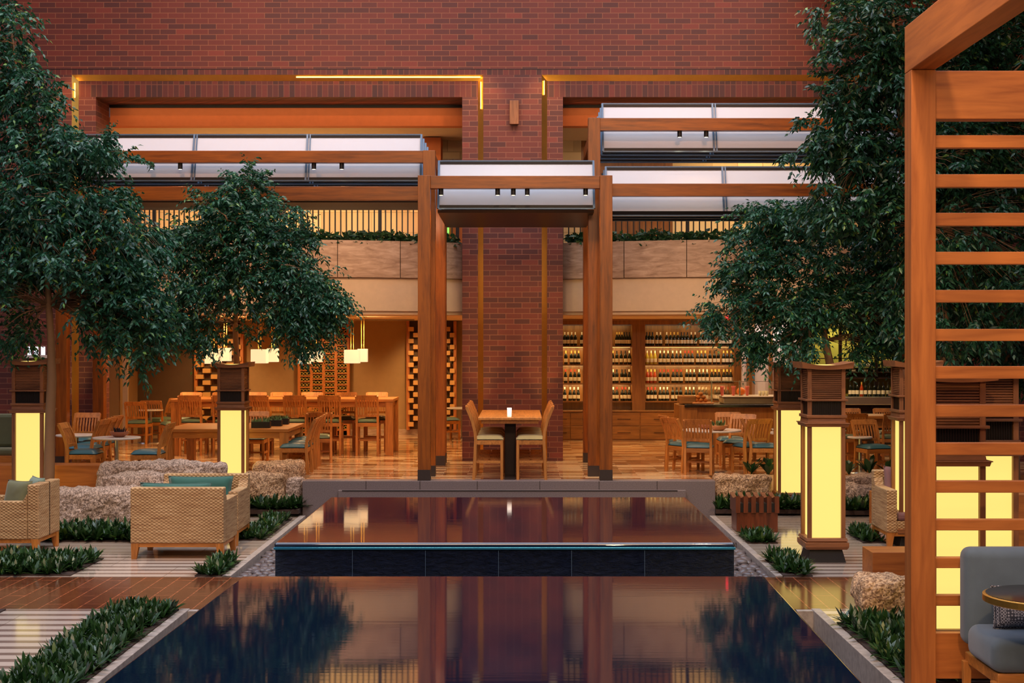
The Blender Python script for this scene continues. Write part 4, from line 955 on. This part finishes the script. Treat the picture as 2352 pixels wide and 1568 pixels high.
def rock(x0,x1,y0,y1,z0,z1,mat,label,seed,cat='rock',amp=1.0):
    w, d, h = x1-x0, y1-y0, z1-z0; st = .032; r = min(w,d,h)*.2; m = MB(); hs = (w/2, d/2, h/2)
    for ax in range(3):
        u, v = (ax+1) % 3, (ax+2) % 3
        for sg in (-1, 1):
            def fn(a, b):
                p = [0,0,0]; p[ax] = sg*hs[ax]; p[u] = (a*2-1)*hs[u]; p[v] = (b*2-1)*hs[v]; return p
            m.grid(fn, max(3, int(2*hs[u]/st)), max(3, int(2*hs[v]/st)))
    me0 = bpy.data.meshes.new('tmp'); me0.from_pydata(m.v, [], m.f); bm = bmesh.new(); bm.from_mesh(me0); bpy.data.meshes.remove(me0)
    bmesh.ops.remove_doubles(bm, verts=bm.verts, dist=.0005); bmesh.ops.recalc_face_normals(bm, faces=bm.faces)
    for vt in bm.verts:
        q = Vector([max(-hs[i]+r, min(hs[i]-r, vt.co[i])) for i in range(3)]); n = vt.co-q; n = n.normalized() if n.length > 1e-6 else Vector((0,0,1))
        p = q+n*r; sd = Vector((seed*7.1, 0, 0)); k = p+sd
        p += n*((noise.noise(k*2.2)*.07+noise.noise(k*7)*.028+noise.noise(k*19)*.016+noise.noise(k*42)*.008)*amp)
        vt.co = Vector((p.x, p.y, max(0, p.z+h/2)))
    me = bpy.data.meshes.new('granite_rock'); bm.to_mesh(me); bm.free(); me.materials.append(M[mat]); me.polygons.foreach_set('use_smooth', [False]*len(me.polygons))
    o = link(bpy.data.objects.new('granite_rock', me)); o.location = ((x0+x1)/2, (y0+y1)/2, z0); return tag(o, label, cat)
rock(-6.75, XA(470,19.6), 19.55, 20.05, 0, .60, 'rock_cool', 'long low grey granite block behind the left planting bed', 1)
rock(XA(250,20.5), XA(372,20.2), 20.1, 20.48, 0, ZA(1088,20.2), 'rock_cool', 'grey granite block stepping down from the long rock at left, right of the cedar plank', 2)
rock(XA(228,20.6), XA(512,20.5), 20.52, 20.88, 0, ZA(1063,20.5), 'rock_cool', 'long granite block at the terrace edge behind the teal cushion', 3)
rock(XA(572,22.1), XA(690,22.1), 22.15, 22.55, 0, ZA(1063,22.1), 'rock_warm', 'tan granite block at the terrace edge right of the middle lantern, upper one', 4)
rock(XA(556,21.7), XA(651,21.7), 21.75, 22.10, 0, ZA(1088,21.7), 'rock_warm', 'tan granite block in front of the upper one right of the middle lantern', 5)
rock(XA(656,21.8), XA(692,21.8), 21.8, 22.1, 0, ZA(1099,21.8), 'rock_cool', 'small grey granite block beside the terrace wall', 6)
rock(XA(1645,22.0), XA(1776,22.0), 22.05, 22.5, 0, ZA(1091,22.0), 'rock_warm', 'tan granite block at the terrace edge left of the lanterns', 7)
rock(XA(1868,22.2), XA(2110,22.2), 22.2, 22.55, 0, ZA(1091,22.2), 'rock_cool', 'long granite block at the terrace edge right of the corner lantern', 8); rock(XA(1925,21.9), XA(2050,21.9), 21.85, 22.15, 0, ZA(1118,21.9), 'rock_cool', 'lower grey granite block right of the corner lantern', 9)
rock(3.22, 3.90, 13.3, 13.75, 0, .385, 'rock_warm', 'big tan boulder beside the right planting bed', 10, 'rock', 1.2)

# ================================================================ LOUNGE CHAIR & TABLE at right edge
lc = empty('lounge_chair', (3.75, 10.15, 0), 0, 'grey blue upholstered lounge chair in front of the slats at the lower right', 'armchair')
def softbox(x0,x1,y0,y1,z0,z1,name,mat,parent,r=.06):
    o = MB().box(x0,x1,y0,y1,z0,z1).build(name, M[mat], parent, r, smooth=True, seg=5); return o
softbox(-.54,.55,.10,.30,.42,1.13,'backrest','greyblue',lc,.07); softbox(-.54,.55,-.5,.12,.36,.60,'seat_cushion','greyblue',lc,.08); MB().box(-.5,.5,-.46,.26,.28,.36).build('seat_frame', M['chair_x'], lc, .01)
for sx in (-.5,.5):
    for sy in (-.42,.22): MB().frustum(sx,sy,0,.3,.045,.045,.06,.06).build('leg', M['chair_z'], lc, .004)
po = empty('pouf', (3.85, 9.1, 0), 0, 'taupe cushioned stool at the lower right corner', 'stool'); softbox(-.34,.34,-.3,.25,.30,.56,'cushion','taupe',po,.08); MB().box(-.3,.3,-.26,.2,0,.3).build('base', M['chair_x'], po, .01)
tb = empty('side_table', (3.47, 9.4, 0), 0, 'small round table with brass rim before the grey blue chair', 'table'); MB().lathe([(.39,.90),(.4,.905),(.4,.945),(.385,.95)],0,0,0,48).build('rim', M['brass'], tb); MB().lathe([(.38,.945),(.38,.953)],0,0,0,40).build('tabletop', M['counter'], tb); MB().lathe([(.22,0),(.22,.015),(.03,.03),(.025,.9)],.12,0,0,20).build('pedestal', M['darkmetal'], tb)
pillow('throw_cushion', 'pattern', (3.56, 10.02, .60), .46, .30, .12, (-.2,0,0), 'black and white patterned cushion on the grey blue chair')

# ================================================================ WINE BOTTLES
def bottle(mat, cap, lab=True, bord=True):
    r = empty('wine_bottle', (0,0,0), 0, 'x', 'bottle')
    pr = [(.034,0),(.037,.006),(.037,.19),(.030,.215),(.014,.235),(.0135,.25)] if bord else [(.036,0),(.039,.006),(.039,.14),(.034,.18),(.022,.215),(.0145,.245),(.014,.25)]
    MB().lathe(pr,0,0,0,12).build('glass', M[mat], r, smooth=True); MB().lathe([(.0145,.24),(.0148,.29),(.0152,.291),(.0152,.30)],0,0,0,10).build('foil', M[cap], r)
    if lab: MB().lathe([(.0380 if bord else .0398,.05),(.0380 if bord else .0398,.13)],0,0,0,14).build('paper_label', M['paper'], r)
    return r
bp = {}
ORD = ['first','second','third','fourth','fifth','sixth','seventh','eighth','ninth','tenth','eleventh','twelfth','thirteenth','fourteenth','fifteenth','sixteenth','seventeenth','eighteenth','nineteenth','twentieth','twenty-first']
desc = {'bottle':'dark wine bottle','bottle_white':'pale yellow wine bottle','bottle_rose':'amber wine bottle'}; capd = {'cap_red':'red foil','cap_gold':'gold foil','cap_white':'cream foil','cap_black':'black foil'}
def putb(k, loc, label, group):
    if k not in bp: bp[k] = o = bottle(*k); o.location = loc; o['label'] = label; o['group'] = group
    else: copy_thing(bp[k], loc, R.uniform(0,6), label, group)
rows = {794: ('top', [142,165,190,215,260,460,503,520,538,555,572,590], [710,730,750,780,805,848,875,900,925,950,970,993,1018,1045,1085,1105,1125,1145,1170,1215,1240,1265,1290]),
 837: ('second', [150,188,213,238,447,475,503,533,562,590], [712,740,767,803,830,857,889,917,944,975,1000,1025,1062,1088,1115,1148,1178,1205,1242,1268,1295]),
 880: ('third', [148,184,212,240,452,478,503,538,562,588], [715,740,766,803,830,857,893,920,948,987,1012,1038,1075,1101,1128,1160,1185,1210,1243,1267,1292]),
 921: ('bottom', [142,180,207,235,453,478,503,540,563,589], [718,743,768,803,828,853,890,918,945,982,1008,1035,1072,1097,1123,1183,1210,1245,1272])}
for py, (rn, A, B) in rows.items():
    for niche, xs in (('left', A), ('right', B)):
        for i, zx in enumerate(xs):
            px = 1250+zx/3.015; tri = i//3
            rr = random.Random(py*100+tri+(50 if niche == 'right' else 0))
            mat = 'bottle'; cap = rr.choice(['cap_white','cap_gold','cap_white','cap_red','cap_black']); bord = rr.random() < .5
            if niche == 'right' and i < 3 and py == 837: mat = 'bottle_white'; cap = 'cap_white'
            if niche == 'right' and i < 3 and py == 880: mat = 'bottle_rose'; cap = 'cap_gold'
            y = DW+.16
            putb((mat, cap, True, bord), (XA(px, y), y, ZA(py, DW)+.001), '%s with %s, %s shelf of %s niche, %s from left' % (desc[mat], capd[cap], rn, niche, ORD[min(i,20)] if i < 21 else 'last but one' if i == len(xs)-2 else 'last'), 'wine bottles on the %s shelf of the %s niche' % (rn, niche))
for i, px in enumerate([1945,1953,1961,1971,1980,1990,2000,2010,2020,2031,2041,2052]):
    mat = 'bottle_rose' if i == 3 else ('bottle_white' if i == 10 else 'bottle'); y = DC+.2
    putb((mat, 'cap_black' if mat == 'bottle' else 'cap_gold', True, i % 2 == 0), (XA(px, y), y-.3, ZA(910, DC)+.001), '%s standing on steel display ledge, %s from left' % (desc[mat], ORD[i]), 'bottles standing on the steel display ledge')
for i, (px, py) in enumerate(((1948,842),(1983,842),(2024,842),(1950,854),(1978,854),(2000,854),(2028,854))):
    o = copy_thing(bp[('bottle','cap_black',True,True)], (XA(px, DC+.2), DC+.2, ZA(py, DC)+.039), 0, 'dark bottle lying on the %s lime lit display shelf, %s from the left' % ('upper' if py == 842 else 'lower', ORD[i if i < 3 else i-3]), 'bottles lying in the lime lit display'); o.rotation_euler = (0, Q, 0)
for i, px in enumerate((2030, 2038, 2046, 2054)):
    o = MB().lathe([(.03,0),(.004,.005),(.004,.08),(.03,.1),(.036,.15),(.03,.19)],0,0,0,12).build('wine_glass', M['glass'], None, smooth=True); o.location = (XA(px,DC-.2), DC-.22, ZA(910,DC)); tag(o, 'clear wine glass in the cluster at the right end of the steel display ledge', 'glass', 'wine glasses on the steel display ledge')
# ================================================================ TREES
def leaves_mesh(name, P, Dn, L, Wd, mat, parent, rng):
    """P: n x 3 base points, Dn: n x 3 directions; each leaf a folded, drooping diamond of two quads"""
    n = len(P); up = rng.normal(size=(n,3)); s = np.cross(Dn, up); s /= np.linalg.norm(s, axis=1)[:,None]+1e-9; nn = np.cross(s, Dn)
    L = L[:,None]; Wd = Wd[:,None]
    a = P; b = P+Dn*L*.42+s*Wd-nn*L*.05; c = P+Dn*L*.42-s*Wd-nn*L*.05; m = P+Dn*L*.45+nn*L*.06; t = P+Dn*L
    t = t.copy(); t[:,2] -= L[:,0]*.22
    V = np.stack([a,b,t,c,m],1).reshape(-1,3); i = np.arange(n)[:,None]*5
    Fq = np.concatenate([i+np.array([[0,1,2,4]]), i+np.array([[0,4,2,3]])],0)
    return np_mesh(name, V, Fq, mat, parent, False)
def tree(label, base, trunk, blobs, D, nclu, nleaf, leafL, mat, seed, depth=.8, bare=None):
    rng = np.random.default_rng(seed); rr = random.Random(seed)
    root = empty('ficus_tree', base, 0, label, 'tree'); bs = Vector(base)
    tp = [Vector(p)-bs for p in trunk[0]]; MB().tube(tp, trunk[1], 10).build('trunk', M['bark'], root, smooth=True)
    nodes = [p for p in tp[len(tp)//2:]]; par = {}
    # cluster centres in the blobs (px cx, cy, rx, ry at depth D)
    C = []
    wts = np.array([b[2]*b[3] for b in blobs], float); wts /= wts.sum()
    while len(C) < nclu:
        k = rng.choice(len(blobs), p=wts); cx, cy, rx, ry = blobs[k][:4]; d0 = blobs[k][4] if len(blobs[k]) > 4 else D
        v = rng.normal(size=3); v /= np.linalg.norm(v); r = rng.random()**.30
        if bare and v[1] < .75 and bare[0] < cx+v[0]*rx*r < bare[2] and bare[1] < cy-v[2]*ry*r < bare[3]: continue
        w = W(cx+v[0]*rx*r, cy-v[2]*ry*r, d0); dd = min(depth, rx*d0/F)*1.0
        C.append(Vector((w.x, w.y+v[1]*dd*r, w.z))-bs)
    C.sort(key=lambda c: (c-tp[-1]).length)
    br = MB(); tw = MB()
    tips = []
    bigs = set(range(0, int(nclu*.5), max(1, int(nclu*.5/40))))
    for i, c in enumerate(C):
        j = min(range(len(nodes)), key=lambda q: (nodes[q]-c).length+max(0, nodes[q].z-c.z)*.8)
        a = nodes[j]; dd = c-a; mid = a+dd*.5+Vector((rr.uniform(-.05,.05), rr.uniform(-.05,.05), .10*dd.length))
        big = i in bigs
        if big: MB().tube([a, mid, c], [.018, .012, .006], 5).build('branch', M['bark'], root, smooth=True, fix=False)
        else: tw.tube([a, mid, c], [.006,.004,.002], 3)
        nodes += [mid, c] if i < nclu*.5 else []
        tips.append((c, dd.normalized()))
    o = tw.build('twigs', M['twig'], root, fix=False); o['kind'] = 'stuff'
    per = nleaf//nclu; P = []; Dn = []
    for c, d in tips:
        # several drooping sprays per cluster
        for s in range(4):
            dv = Vector((rr.gauss(0,1), rr.gauss(0,1), rr.gauss(0,.6))).normalized()*.7+d*.5; dv.normalize(); ln = rr.uniform(.18,.42)
            for q in range(per//4):
                u = (q+rr.random())/(per/4); p = c+dv*ln*u+Vector((0,0,-.22*ln*u*u*1.6)); side = 1 if q % 2 else -1
                sd = dv.cross(Vector((0,0,1))); sd = sd.normalized() if sd.length > .01 else Vector((1,0,0))
                l = dv*.5+sd*side*.7+Vector((rr.gauss(0,.25), rr.gauss(0,.25), rr.gauss(-.35,.25))); l.normalize()
                p += Vector((rr.gauss(0,.012), rr.gauss(0,.012), rr.gauss(0,.012))); P.append(p); Dn.append(l)
    P = np.array([tuple(p) for p in P]); Dn = np.array([tuple(p) for p in Dn]); n = len(P)
    o = leaves_mesh('foliage', P, Dn, leafL*rng.uniform(.7,1.25,n), leafL*.24*rng.uniform(.8,1.2,n), M[mat], root, rng); return root
def pt(px, py, D): return W(px, py, D)
# left big tree in front of the left lantern
D = 20.15
tree('tall ficus tree at the left edge whose trunk stands beside the lantern', (XA(112,D), D, 0), ([pt(108,1195,D), pt(113,1080,D), pt(115,960,D), pt(119,870,D), pt(117,780,D), pt(112,700,D), pt(108,600,D), pt(85,480,D), pt(60,330,D), pt(40,180,D), pt(25,60,D)], [.085,.075,.07,.065,.05,.045,.04,.035,.03,.02,.012]),
     [(25,60,50,70),(10,140,80,70),(60,210,75,70),(70,290,90,60),(60,380,130,80),(170,340,120,45),(240,345,85,32),(120,470,170,80),(200,560,180,90),(290,600,95,80),(120,660,200,80),(300,690,95,70),(310,770,85,60),(20,740,90,60),(0,580,110,130),(225,480,90,60),(230,725,80,60),(170,760,60,35),(325,815,35,35)], D, 820, 46000, .082, 'leaf', 11, 1.1, (70,650,185,870))
D = 21.75
tree('round-crowned ficus tree behind the middle lantern', (XA(545,23.9), 23.9, TZ), ([pt(546,1074,23.9), pt(545,900,23.8), pt(543,820,23.5), pt(540,740,22.6), pt(548,650,D), pt(556,560,D)], [.06,.055,.05,.04,.03,.02]),
     [(556,425,55,42),(530,480,90,50),(600,500,85,55),(500,545,100,55),(610,570,110,70),(560,640,150,60),(680,640,80,60),(470,640,70,80),(440,720,48,60),(480,770,55,40),(700,710,80,45),(735,700,55,50),(705,770,45,42),(620,720,90,40),(560,745,80,35),(420,560,45,50),(745,690,40,50)], D, 720, 40000, .072, 'leaf', 12, .5, (495,705,625,840))
D = 21.0
tree('wide ficus tree rising behind the corner lantern on the right', (XA(1908,D), D, 0), ([pt(1906,1190,D), pt(1908,900,D), pt(1906,835,D), pt(1895,780,D), pt(1880,700,D), pt(1870,600,D)], [.07,.065,.06,.05,.04,.02]),
     [(1760,500,75,40),(1830,520,120,60),(1750,570,100,50),(1900,590,160,80),(1790,640,140,55),(1700,640,55,40),(1690,715,75,38),(1780,720,120,50),(1640,735,38,25),(1900,720,160,60),(1860,790,120,35),(1740,790,40,40),(1980,700,110,110),(2050,600,90,150),(2060,780,70,50),(1990,790,60,40)], D, 760, 42000, .072, 'leaf', 13, .75, (1855,735,1950,850))
D = 19.6
tree('very tall ficus tree overhanging the top right, partly behind the slats', (XA(2190,D), D, 0), ([pt(2190,1220,D), pt(2185,900,D), pt(2160,700,D), pt(2130,520,D), pt(2090,380,D), pt(2060,200,D), pt(2050,20,D)], [.11,.10,.09,.08,.06,.04,.02]),
     [(1960,40,85,60),(2040,20,110,80),(1960,130,75,55),(2050,140,110,90),(1940,220,75,50),(2030,250,110,80),(1900,300,60,45),(1990,340,110,60),(1880,355,70,35),(2050,400,110,80),(1950,430,100,45),(2060,520,110,80),(1920,480,90,35),(2200,60,120,90),(2300,200,140,120),(2200,350,120,110),(2330,420,130,120),(2200,560,120,110),(2330,640,120,110),(2200,740,120,70),(2090,680,60,100)], D, 820, 50000, .088, 'leaf2', 14, 1.2)
D = 22.3
tree('dark ficus tree filling the background behind the slats', (XA(2330,D), D, 0), ([pt(2330,1170,D), pt(2325,900,D), pt(2300,700,D), pt(2290,450,D), pt(2290,200,D)], [.10,.09,.07,.05,.02]),
     [(2200,120,110,120),(2330,120,140,140),(2180,300,110,120),(2320,330,140,140),(2190,480,110,120),(2330,520,140,130),(2190,660,110,110),(2330,720,140,120),(2190,790,100,50),(2320,850,120,60),(2160,180,80,100),(2160,420,80,120)], D, 900, 46000, .095, 'leaf2', 15, .9)

# ================================================================ GROUNDCOVER BEDS
def bed(x0, x1, y0, y1, z, h, dens, label, shape=None, name='planting_bed'):
    rng = np.random.default_rng(int(abs(x0*100+y0*10))); A = (x1-x0)*(y1-y0); n = int(A*dens*1.5); V = []; Fc = []
    ncl = n
    for k in range(ncl):
        cx, cy = rng.uniform(x0, x1), rng.uniform(y0, y1)
        if shape and not shape(cx, cy): continue
        for q in range(12):
            a = rng.uniform(0, 6.283); tl = rng.uniform(.15, 1.1); l = h*rng.uniform(.6, 1.3); w = l*.095
            ca, sa = math.cos(a), math.sin(a); hx = []
            for u, ww in ((0,.35),(.4,1.0),(.78,.75),(1,0.04)):
                r = l*(math.sin(tl)*u+.18*u*u*tl); zz = l*(math.cos(tl)*u-.30*u*u*tl); hx.append((cx+ca*r, cy+sa*r, z+max(0,zz)+.005, ww*w))
            b = len(V)
            for (X_, Y_, Z_, ww) in hx: V += [(X_-sa*ww, Y_+ca*ww, Z_+ww*.25), (X_+sa*ww, Y_-ca*ww, Z_+ww*.25)]
            for i in range(3): Fc.append((b+2*i, b+2*i+1, b+2*i+3, b+2*i+2))
    root = np_mesh(name, V, Fc, M['ground'], None); tag(root, label, 'plants', kind='stuff')
    MB().box(x0-.03, x1+.03, y0-.03, y1+.03, z-.05, z+.012).build('soil', M['soil'], root)
    return root
bed(-3.92, -3.375, 8.6, 13.9, 0, .15, 120, 'long green planting strip along the left front curb')
bed(-3.62, -3.38, 15.95, 17.0, 0, .15, 150, 'small green planting patch at the corner of the left curb by the dark tile band')
bed(-3.74, -3.42, 18.85, 21.1, 0, .15, 110, 'green planting patch beside the curb right of the wicker armchairs')
bed(-7.2, -5.08, 15.98, 17.2, 0, .17, 100, 'wide green planting bed at the left in front of the wicker armchair')
bed(-6.6, -4.75, 18.7, 19.45, 0, .22, 110, 'dense green planting bed between the two wicker seating groups')
bed(-6.4, -5.07, 13.3, 13.9, 0, .16, 100, 'green planting tuft at the far left below the dark tile band')
bed(XA(552,21.6), -3.36, 21.35, 21.75, .1, .2, 130, 'low green plants in front of the tan rocks beside the terrace wall')
bed(2.98, XA(1845,21.6), 21.55, 22.0, .08, .22, 120, 'low green plants in front of the tan rock left of the lanterns'); bed(XA(1925,21.4), XA(2050,21.4), 21.4, 21.8, .08, .2, 120, 'low green plants in front of the grey rock right of the corner lantern')
bed(2.99, 3.32, 18.55, 19.3, 0, .15, 130, 'small green planting patch before the wooden block stool'); bed(2.97, 3.24, 15.95, 17.1, 0, .17, 140, 'small green planting patch at the corner of the right curb')
bed(4.5, 4.75, 18.6, 19.5, 0, .16, 130, 'small green planting patch left of the mauve cushioned armchair')
bed(2.98, 3.95, 10.95, 13.25, 0, .17, 110, 'green planting bed along the right front curb under the boulder')
# broad leaf clumps along the terrace edge
def clump(px, D, z, h, label, n=11, seed=1):
    rr = random.Random(seed); V = []; Fc = []; cx, cy = XA(px, D), D
    for q in range(n):
        a = rr.uniform(0, 6.283); tl = rr.uniform(.1, .8); l = h*rr.uniform(.7,1.15); w = l*.16; ca, sa = math.cos(a), math.sin(a); b = len(V)
        for u, ww in ((0,.3),(.3,.9),(.6,1),(.85,.6),(1,.05)):
            r = l*(math.sin(tl)*u+.1*u*u); zz = l*(math.cos(tl)*u-.12*u*u)
            for s in (-1,0,1): V.append((ca*r-sa*ww*w*s, sa*r+ca*ww*w*s, zz+abs(s)*ww*w*.4))
        for i in range(4):
            for j in range(2): Fc.append((b+3*i+j, b+3*i+j+1, b+3*i+j+4, b+3*i+j+3))
    o = np_mesh('broad_leaf_plant', V, Fc, M['broad'], None, True); o.location = (cx, cy, z); return tag(o, label, 'plant', 'broad leaf plants along the terrace edge')
for i, (px, D, h, lab) in enumerate(((140,21.1,.24,'broad-leaved plant right of the tree trunk, behind the cedar plank'), (205,21.1,.22,'broad-leaved plant below the left blue-seated chair'), (275,21.1,.27,'broad-leaved plant at the foot of the small round table'), (340,21.1,.24,'broad-leaved plant below the right blue-seated chair'), (425,21.1,.23,'broad-leaved plant alone on the granite left of the middle lantern'),
      (1725,22.7,.30,'broad-leaved plant under the bright blue seat by the right rock'), (1765,22.7,.30,'broad-leaved plant just left of the tall glowing lanterns'), (1950,22.7,.26,'broad-leaved plant just right of the corner lantern'), (1995,22.7,.32,'big broad-leaved plant on the right grey rocks'), (2040,22.7,.28,'broad-leaved plant left of the cedar frame post'))):
    clump(px, D, TZ, h, lab, 13, i)
# balcony plants
def balcony_plants(x0, x1, yy, label, seed):
    rng = np.random.default_rng(seed); n = int((x1-x0)*520); P = []; Dn = []
    for k in range(n):
        x = rng.uniform(x0, x1); hgt = .16+.09*noise.noise(Vector((x*2.3, seed, 0))); P.append((x, yy(x, rng.uniform(.04,.40)), 4.34+rng.uniform(.0, hgt+.06))); d = rng.normal(size=3); d[2] = abs(d[2])*.5; d[1] -= .4; Dn.append(d/np.linalg.norm(d))
    o = leaves_mesh('balcony_plants', np.array(P), np.array(Dn), rng.uniform(.09,.15,n), rng.uniform(.028,.045,n), M['broad'], None, rng); return tag(o, label, 'plants', kind='stuff')
balcony_plants(LI[0]+.15, LI[1]-.12, yl, 'leafy green plants trailing along the left balcony edge', 3); balcony_plants(RI[0]+.12, RI[1]-.15, yr, 'leafy green plants trailing along the right balcony edge', 4)
# ================================================================ LIGHT
def area(loc, size, power, col, rot=(0,0,0), sy=None, spread=None):
    l = bpy.data.lights.new('lamp', 'AREA'); l.energy = power; l.color = col; l.size = size
    if sy: l.shape = 'RECTANGLE'; l.size_y = sy
    if spread: l.spread = spread
    o = bpy.data.objects.new('lamp', l); COL.objects.link(o); o.location = loc; o.rotation_euler = rot; return o
def spot(loc, target, power, col, size=1.2, blend=.8, soft=.1):
    l = bpy.data.lights.new('spot_lamp', 'SPOT'); l.energy = power; l.color = col; l.spot_size = size; l.spot_blend = blend; l.shadow_soft_size = soft
    o = bpy.data.objects.new('spot_lamp', l); COL.objects.link(o); o.location = loc; d = Vector(target)-Vector(loc); o.rotation_euler = d.to_track_quat('-Z', 'Y').to_euler(); return o
WARM = (1.0,.62,.26); AMB = (1.0,.67,.32); CREAM = (1.0,.74,.42)
# dining room ceiling downlights (soft), over the tables
def down(x, y, z, p, c): return spot((x, y, z), (x, y, 0), p, c, 2.7, 1.0, .07)
for x in (-7.2,-5.7,-4.3,-2.9,-1.6): down(x, 27.4, 3.08, 120, WARM); down(x, 26.3, 3.05, 70, WARM)
for x in (-7.4,-5.9,-4.2,-2.8,-1.4): down(x, 30.6, 3.06, 80, WARM)
spot((XA(743,31), 31.0, 3.0), (XA(743,32.3), 32.3, 1.6), 60, AMB, 1.5); spot((XA(500,31), 31.0, 3.0), (XA(500,32.3), 32.3, 1.6), 80, AMB, 1.5); spot((XA(960,31), 31.0, 3.0), (XA(990,32.3), 32.3, 1.6), 90, AMB, 1.5)
# wine bar
for x in (1.2,2.6,4.0): down(x, 28.4, 3.05, 110, WARM); down(x, 26.2, 3.05, 60, WARM)
for x in (5.2,6.6): down(x, 28.0, 3.05, 120, CREAM)
for a, b in ((1262, 1452), (1482, 1686)):
    for py in (794, 837, 880, 745): area((XA((a+b)/2, DW), DW+.10, ZA(py, DW)-.03), (XA(b,DW)-XA(a,DW))*.95, 10 if py != 745 else 3, (1,.70,.30), rot=(.5,0,0), sy=.03)
area((XA(1745,30), 30.2, 2.9), 1.6, 9, (1,.9,.85), rot=(.6,0,0), sy=.2); area((XA(1980,29.5), 29.6, 3.0), 2.0, 16, (1,.95,.6), sy=.2)
# upper corridor
for x in (-6,-3.5,4.5): area((x, 27.2, 6.55), 2.2, 45, (1,.66,.30), sy=.8)
# balcony fascia glow and brick washed by warm unseen spots
spot((-4.5, 17.5, 12.0), (-4.5, 25.2, 4.0), 800, (1,.56,.28), 1.1); spot((4.5, 17.5, 12.0), (4.5, 25.2, 4.0), 800, (1,.56,.28), 1.1)
spot((-5, 16, 9.0), (-5, 25.2, 9.0), 650, (1,.42,.16), 1.7); spot((3, 16, 9.0), (3, 25.2, 9.2), 650, (1,.42,.18), 1.7)
area((0, 4.0, 8.5), 7.0, 620, (1,.64,.38), rot=(math.radians(68),0,0), sy=2.0)  # unseen fill panel added high up to light surfaces facing the camera
# unseen spots added to brighten the wooden frame, seating and paving
spot((1.5, 3.5, 4.2), (3.6, 10.6, 2.5), 520, (1,.62,.30), 1.2); spot((-4.5, 14.0, 7.5), (-4.6, 17.6, .3), 1050, (1,.72,.42), .9); spot((0, 18.5, 8.0), (0, 23, .6), 500, (1,.66,.34), 1.0); spot((4.5, 15, 8), (4.3, 19.5, .5), 900, (1,.7,.4), .9)
for x in (-5.6,-2.6): area((x, 23.6, 4.7), 2.4, 26, (1,.62,.38), rot=(math.radians(55),0,0), sy=.3)  # unseen panels added behind the canopies to light the balcony fascia
for x in (2.4,5.2): area((x, 23.4, 4.5), 2.4, 20, (1,.64,.40), rot=(math.radians(55),0,0), sy=.3)
for x in (-.75,.55): down(x, 22.6, 4.56, 60, (1,.66,.34)); down(x, 24.0, 4.56, 60, (1,.66,.34))  # unseen lamps added under the gate canopy to brighten the terrace
for x in (-6.4,-4.6,-2.8): down(x, 23.2, 4.78, 80, (1,.64,.32))
for x in (2.4,4.0,5.6): down(x, 22.9, 4.52, 75, (1,.64,.34))
area((-4.3, 25.75, 6.9), 6.0, 6, (1,.60,.30), rot=(math.radians(75),0,0), sy=.15); area((3.9, 25.75, 6.9), 6.0, 5, (1,.60,.30), rot=(math.radians(75),0,0), sy=.15)  # unseen strips added at the opening heads to brighten the bulkhead
for x in (LO[1]-.05, RO[0]+.05, LO[0]+.05):
    spot((x, 24.6, TZ+.05), (x, 25.22, 2.6), 150, (1,.74,.25), .5); spot((x, 24.3, 7.9), (x, 25.22, 6.6), 90, (1,.56,.18), .9)
area((0, 18, 13), 14, 1150, (.82,.88,1.0), sy=8)
spot((-4.0, 9.0, 7.5), (-4.9, 12.5, 0), 520, (1,.76,.50), .9); spot((2.6, 8.5, 7), (3.3, 12.5, .2), 300, (1,.72,.42), .6)  # two more unseen spots added for the front paving
# sky through the glazed roof of the hall
w = bpy.data.worlds.new('hall_sky'); SC.world = w; w.use_nodes = True; nt = w.node_tree; nt.nodes.clear()
ou = nt.nodes.new('ShaderNodeOutputWorld'); bg = nt.nodes.new('ShaderNodeBackground'); tc = nt.nodes.new('ShaderNodeTexCoord'); sp = nt.nodes.new('ShaderNodeSeparateXYZ'); rp = nt.nodes.new('ShaderNodeValToRGB')
nt.links.new(tc.outputs['Generated'], sp.inputs[0]); nt.links.new(sp.outputs[2], rp.inputs[0]); nt.links.new(rp.outputs[0], bg.inputs[0]); nt.links.new(bg.outputs[0], ou.inputs[0])
e = rp.color_ramp.elements; e[0].position = 0; e[0].color = (.035,.022,.018,1); e[1].position = .35; e[1].color = (.06,.05,.06,1)
x = e.new(.62); x.color = (.44,.48,.64,1); x = e.new(1.0); x.color = (.58,.62,.80,1)
bg.inputs[1].default_value = 1.35
# ================================================================ CAMERA
cam = bpy.data.cameras.new('camera'); cam.sensor_width = 36; cam.lens = 36*F/2352; cam.shift_x = -(CX-1176)/2352; cam.shift_y = (CY-784)/2352; cam.clip_end = 200
co = bpy.data.objects.new('camera', cam); COL.objects.link(co); co.location = (0,0,H); co.rotation_euler = (Q,0,0); SC.camera = co
vs = SC.view_settings; SC.display_settings.display_device = 'sRGB'; vs.view_transform = 'Standard'; vs.look = 'None'; vs.exposure = .08; vs.gamma = 1; vs.use_curve_mapping = False
SC.cycles.max_bounces = 6; SC.cycles.diffuse_bounces = 3; SC.cycles.glossy_bounces = 3; SC.cycles.transparent_max_bounces = 8; SC.cycles.caustics_reflective = False; SC.cycles.caustics_refractive = False
SC.cycles.use_denoising = True; SC.cycles.use_adaptive_sampling = True; SC.cycles.adaptive_threshold = .06; SC.cycles.sample_clamp_indirect = 6
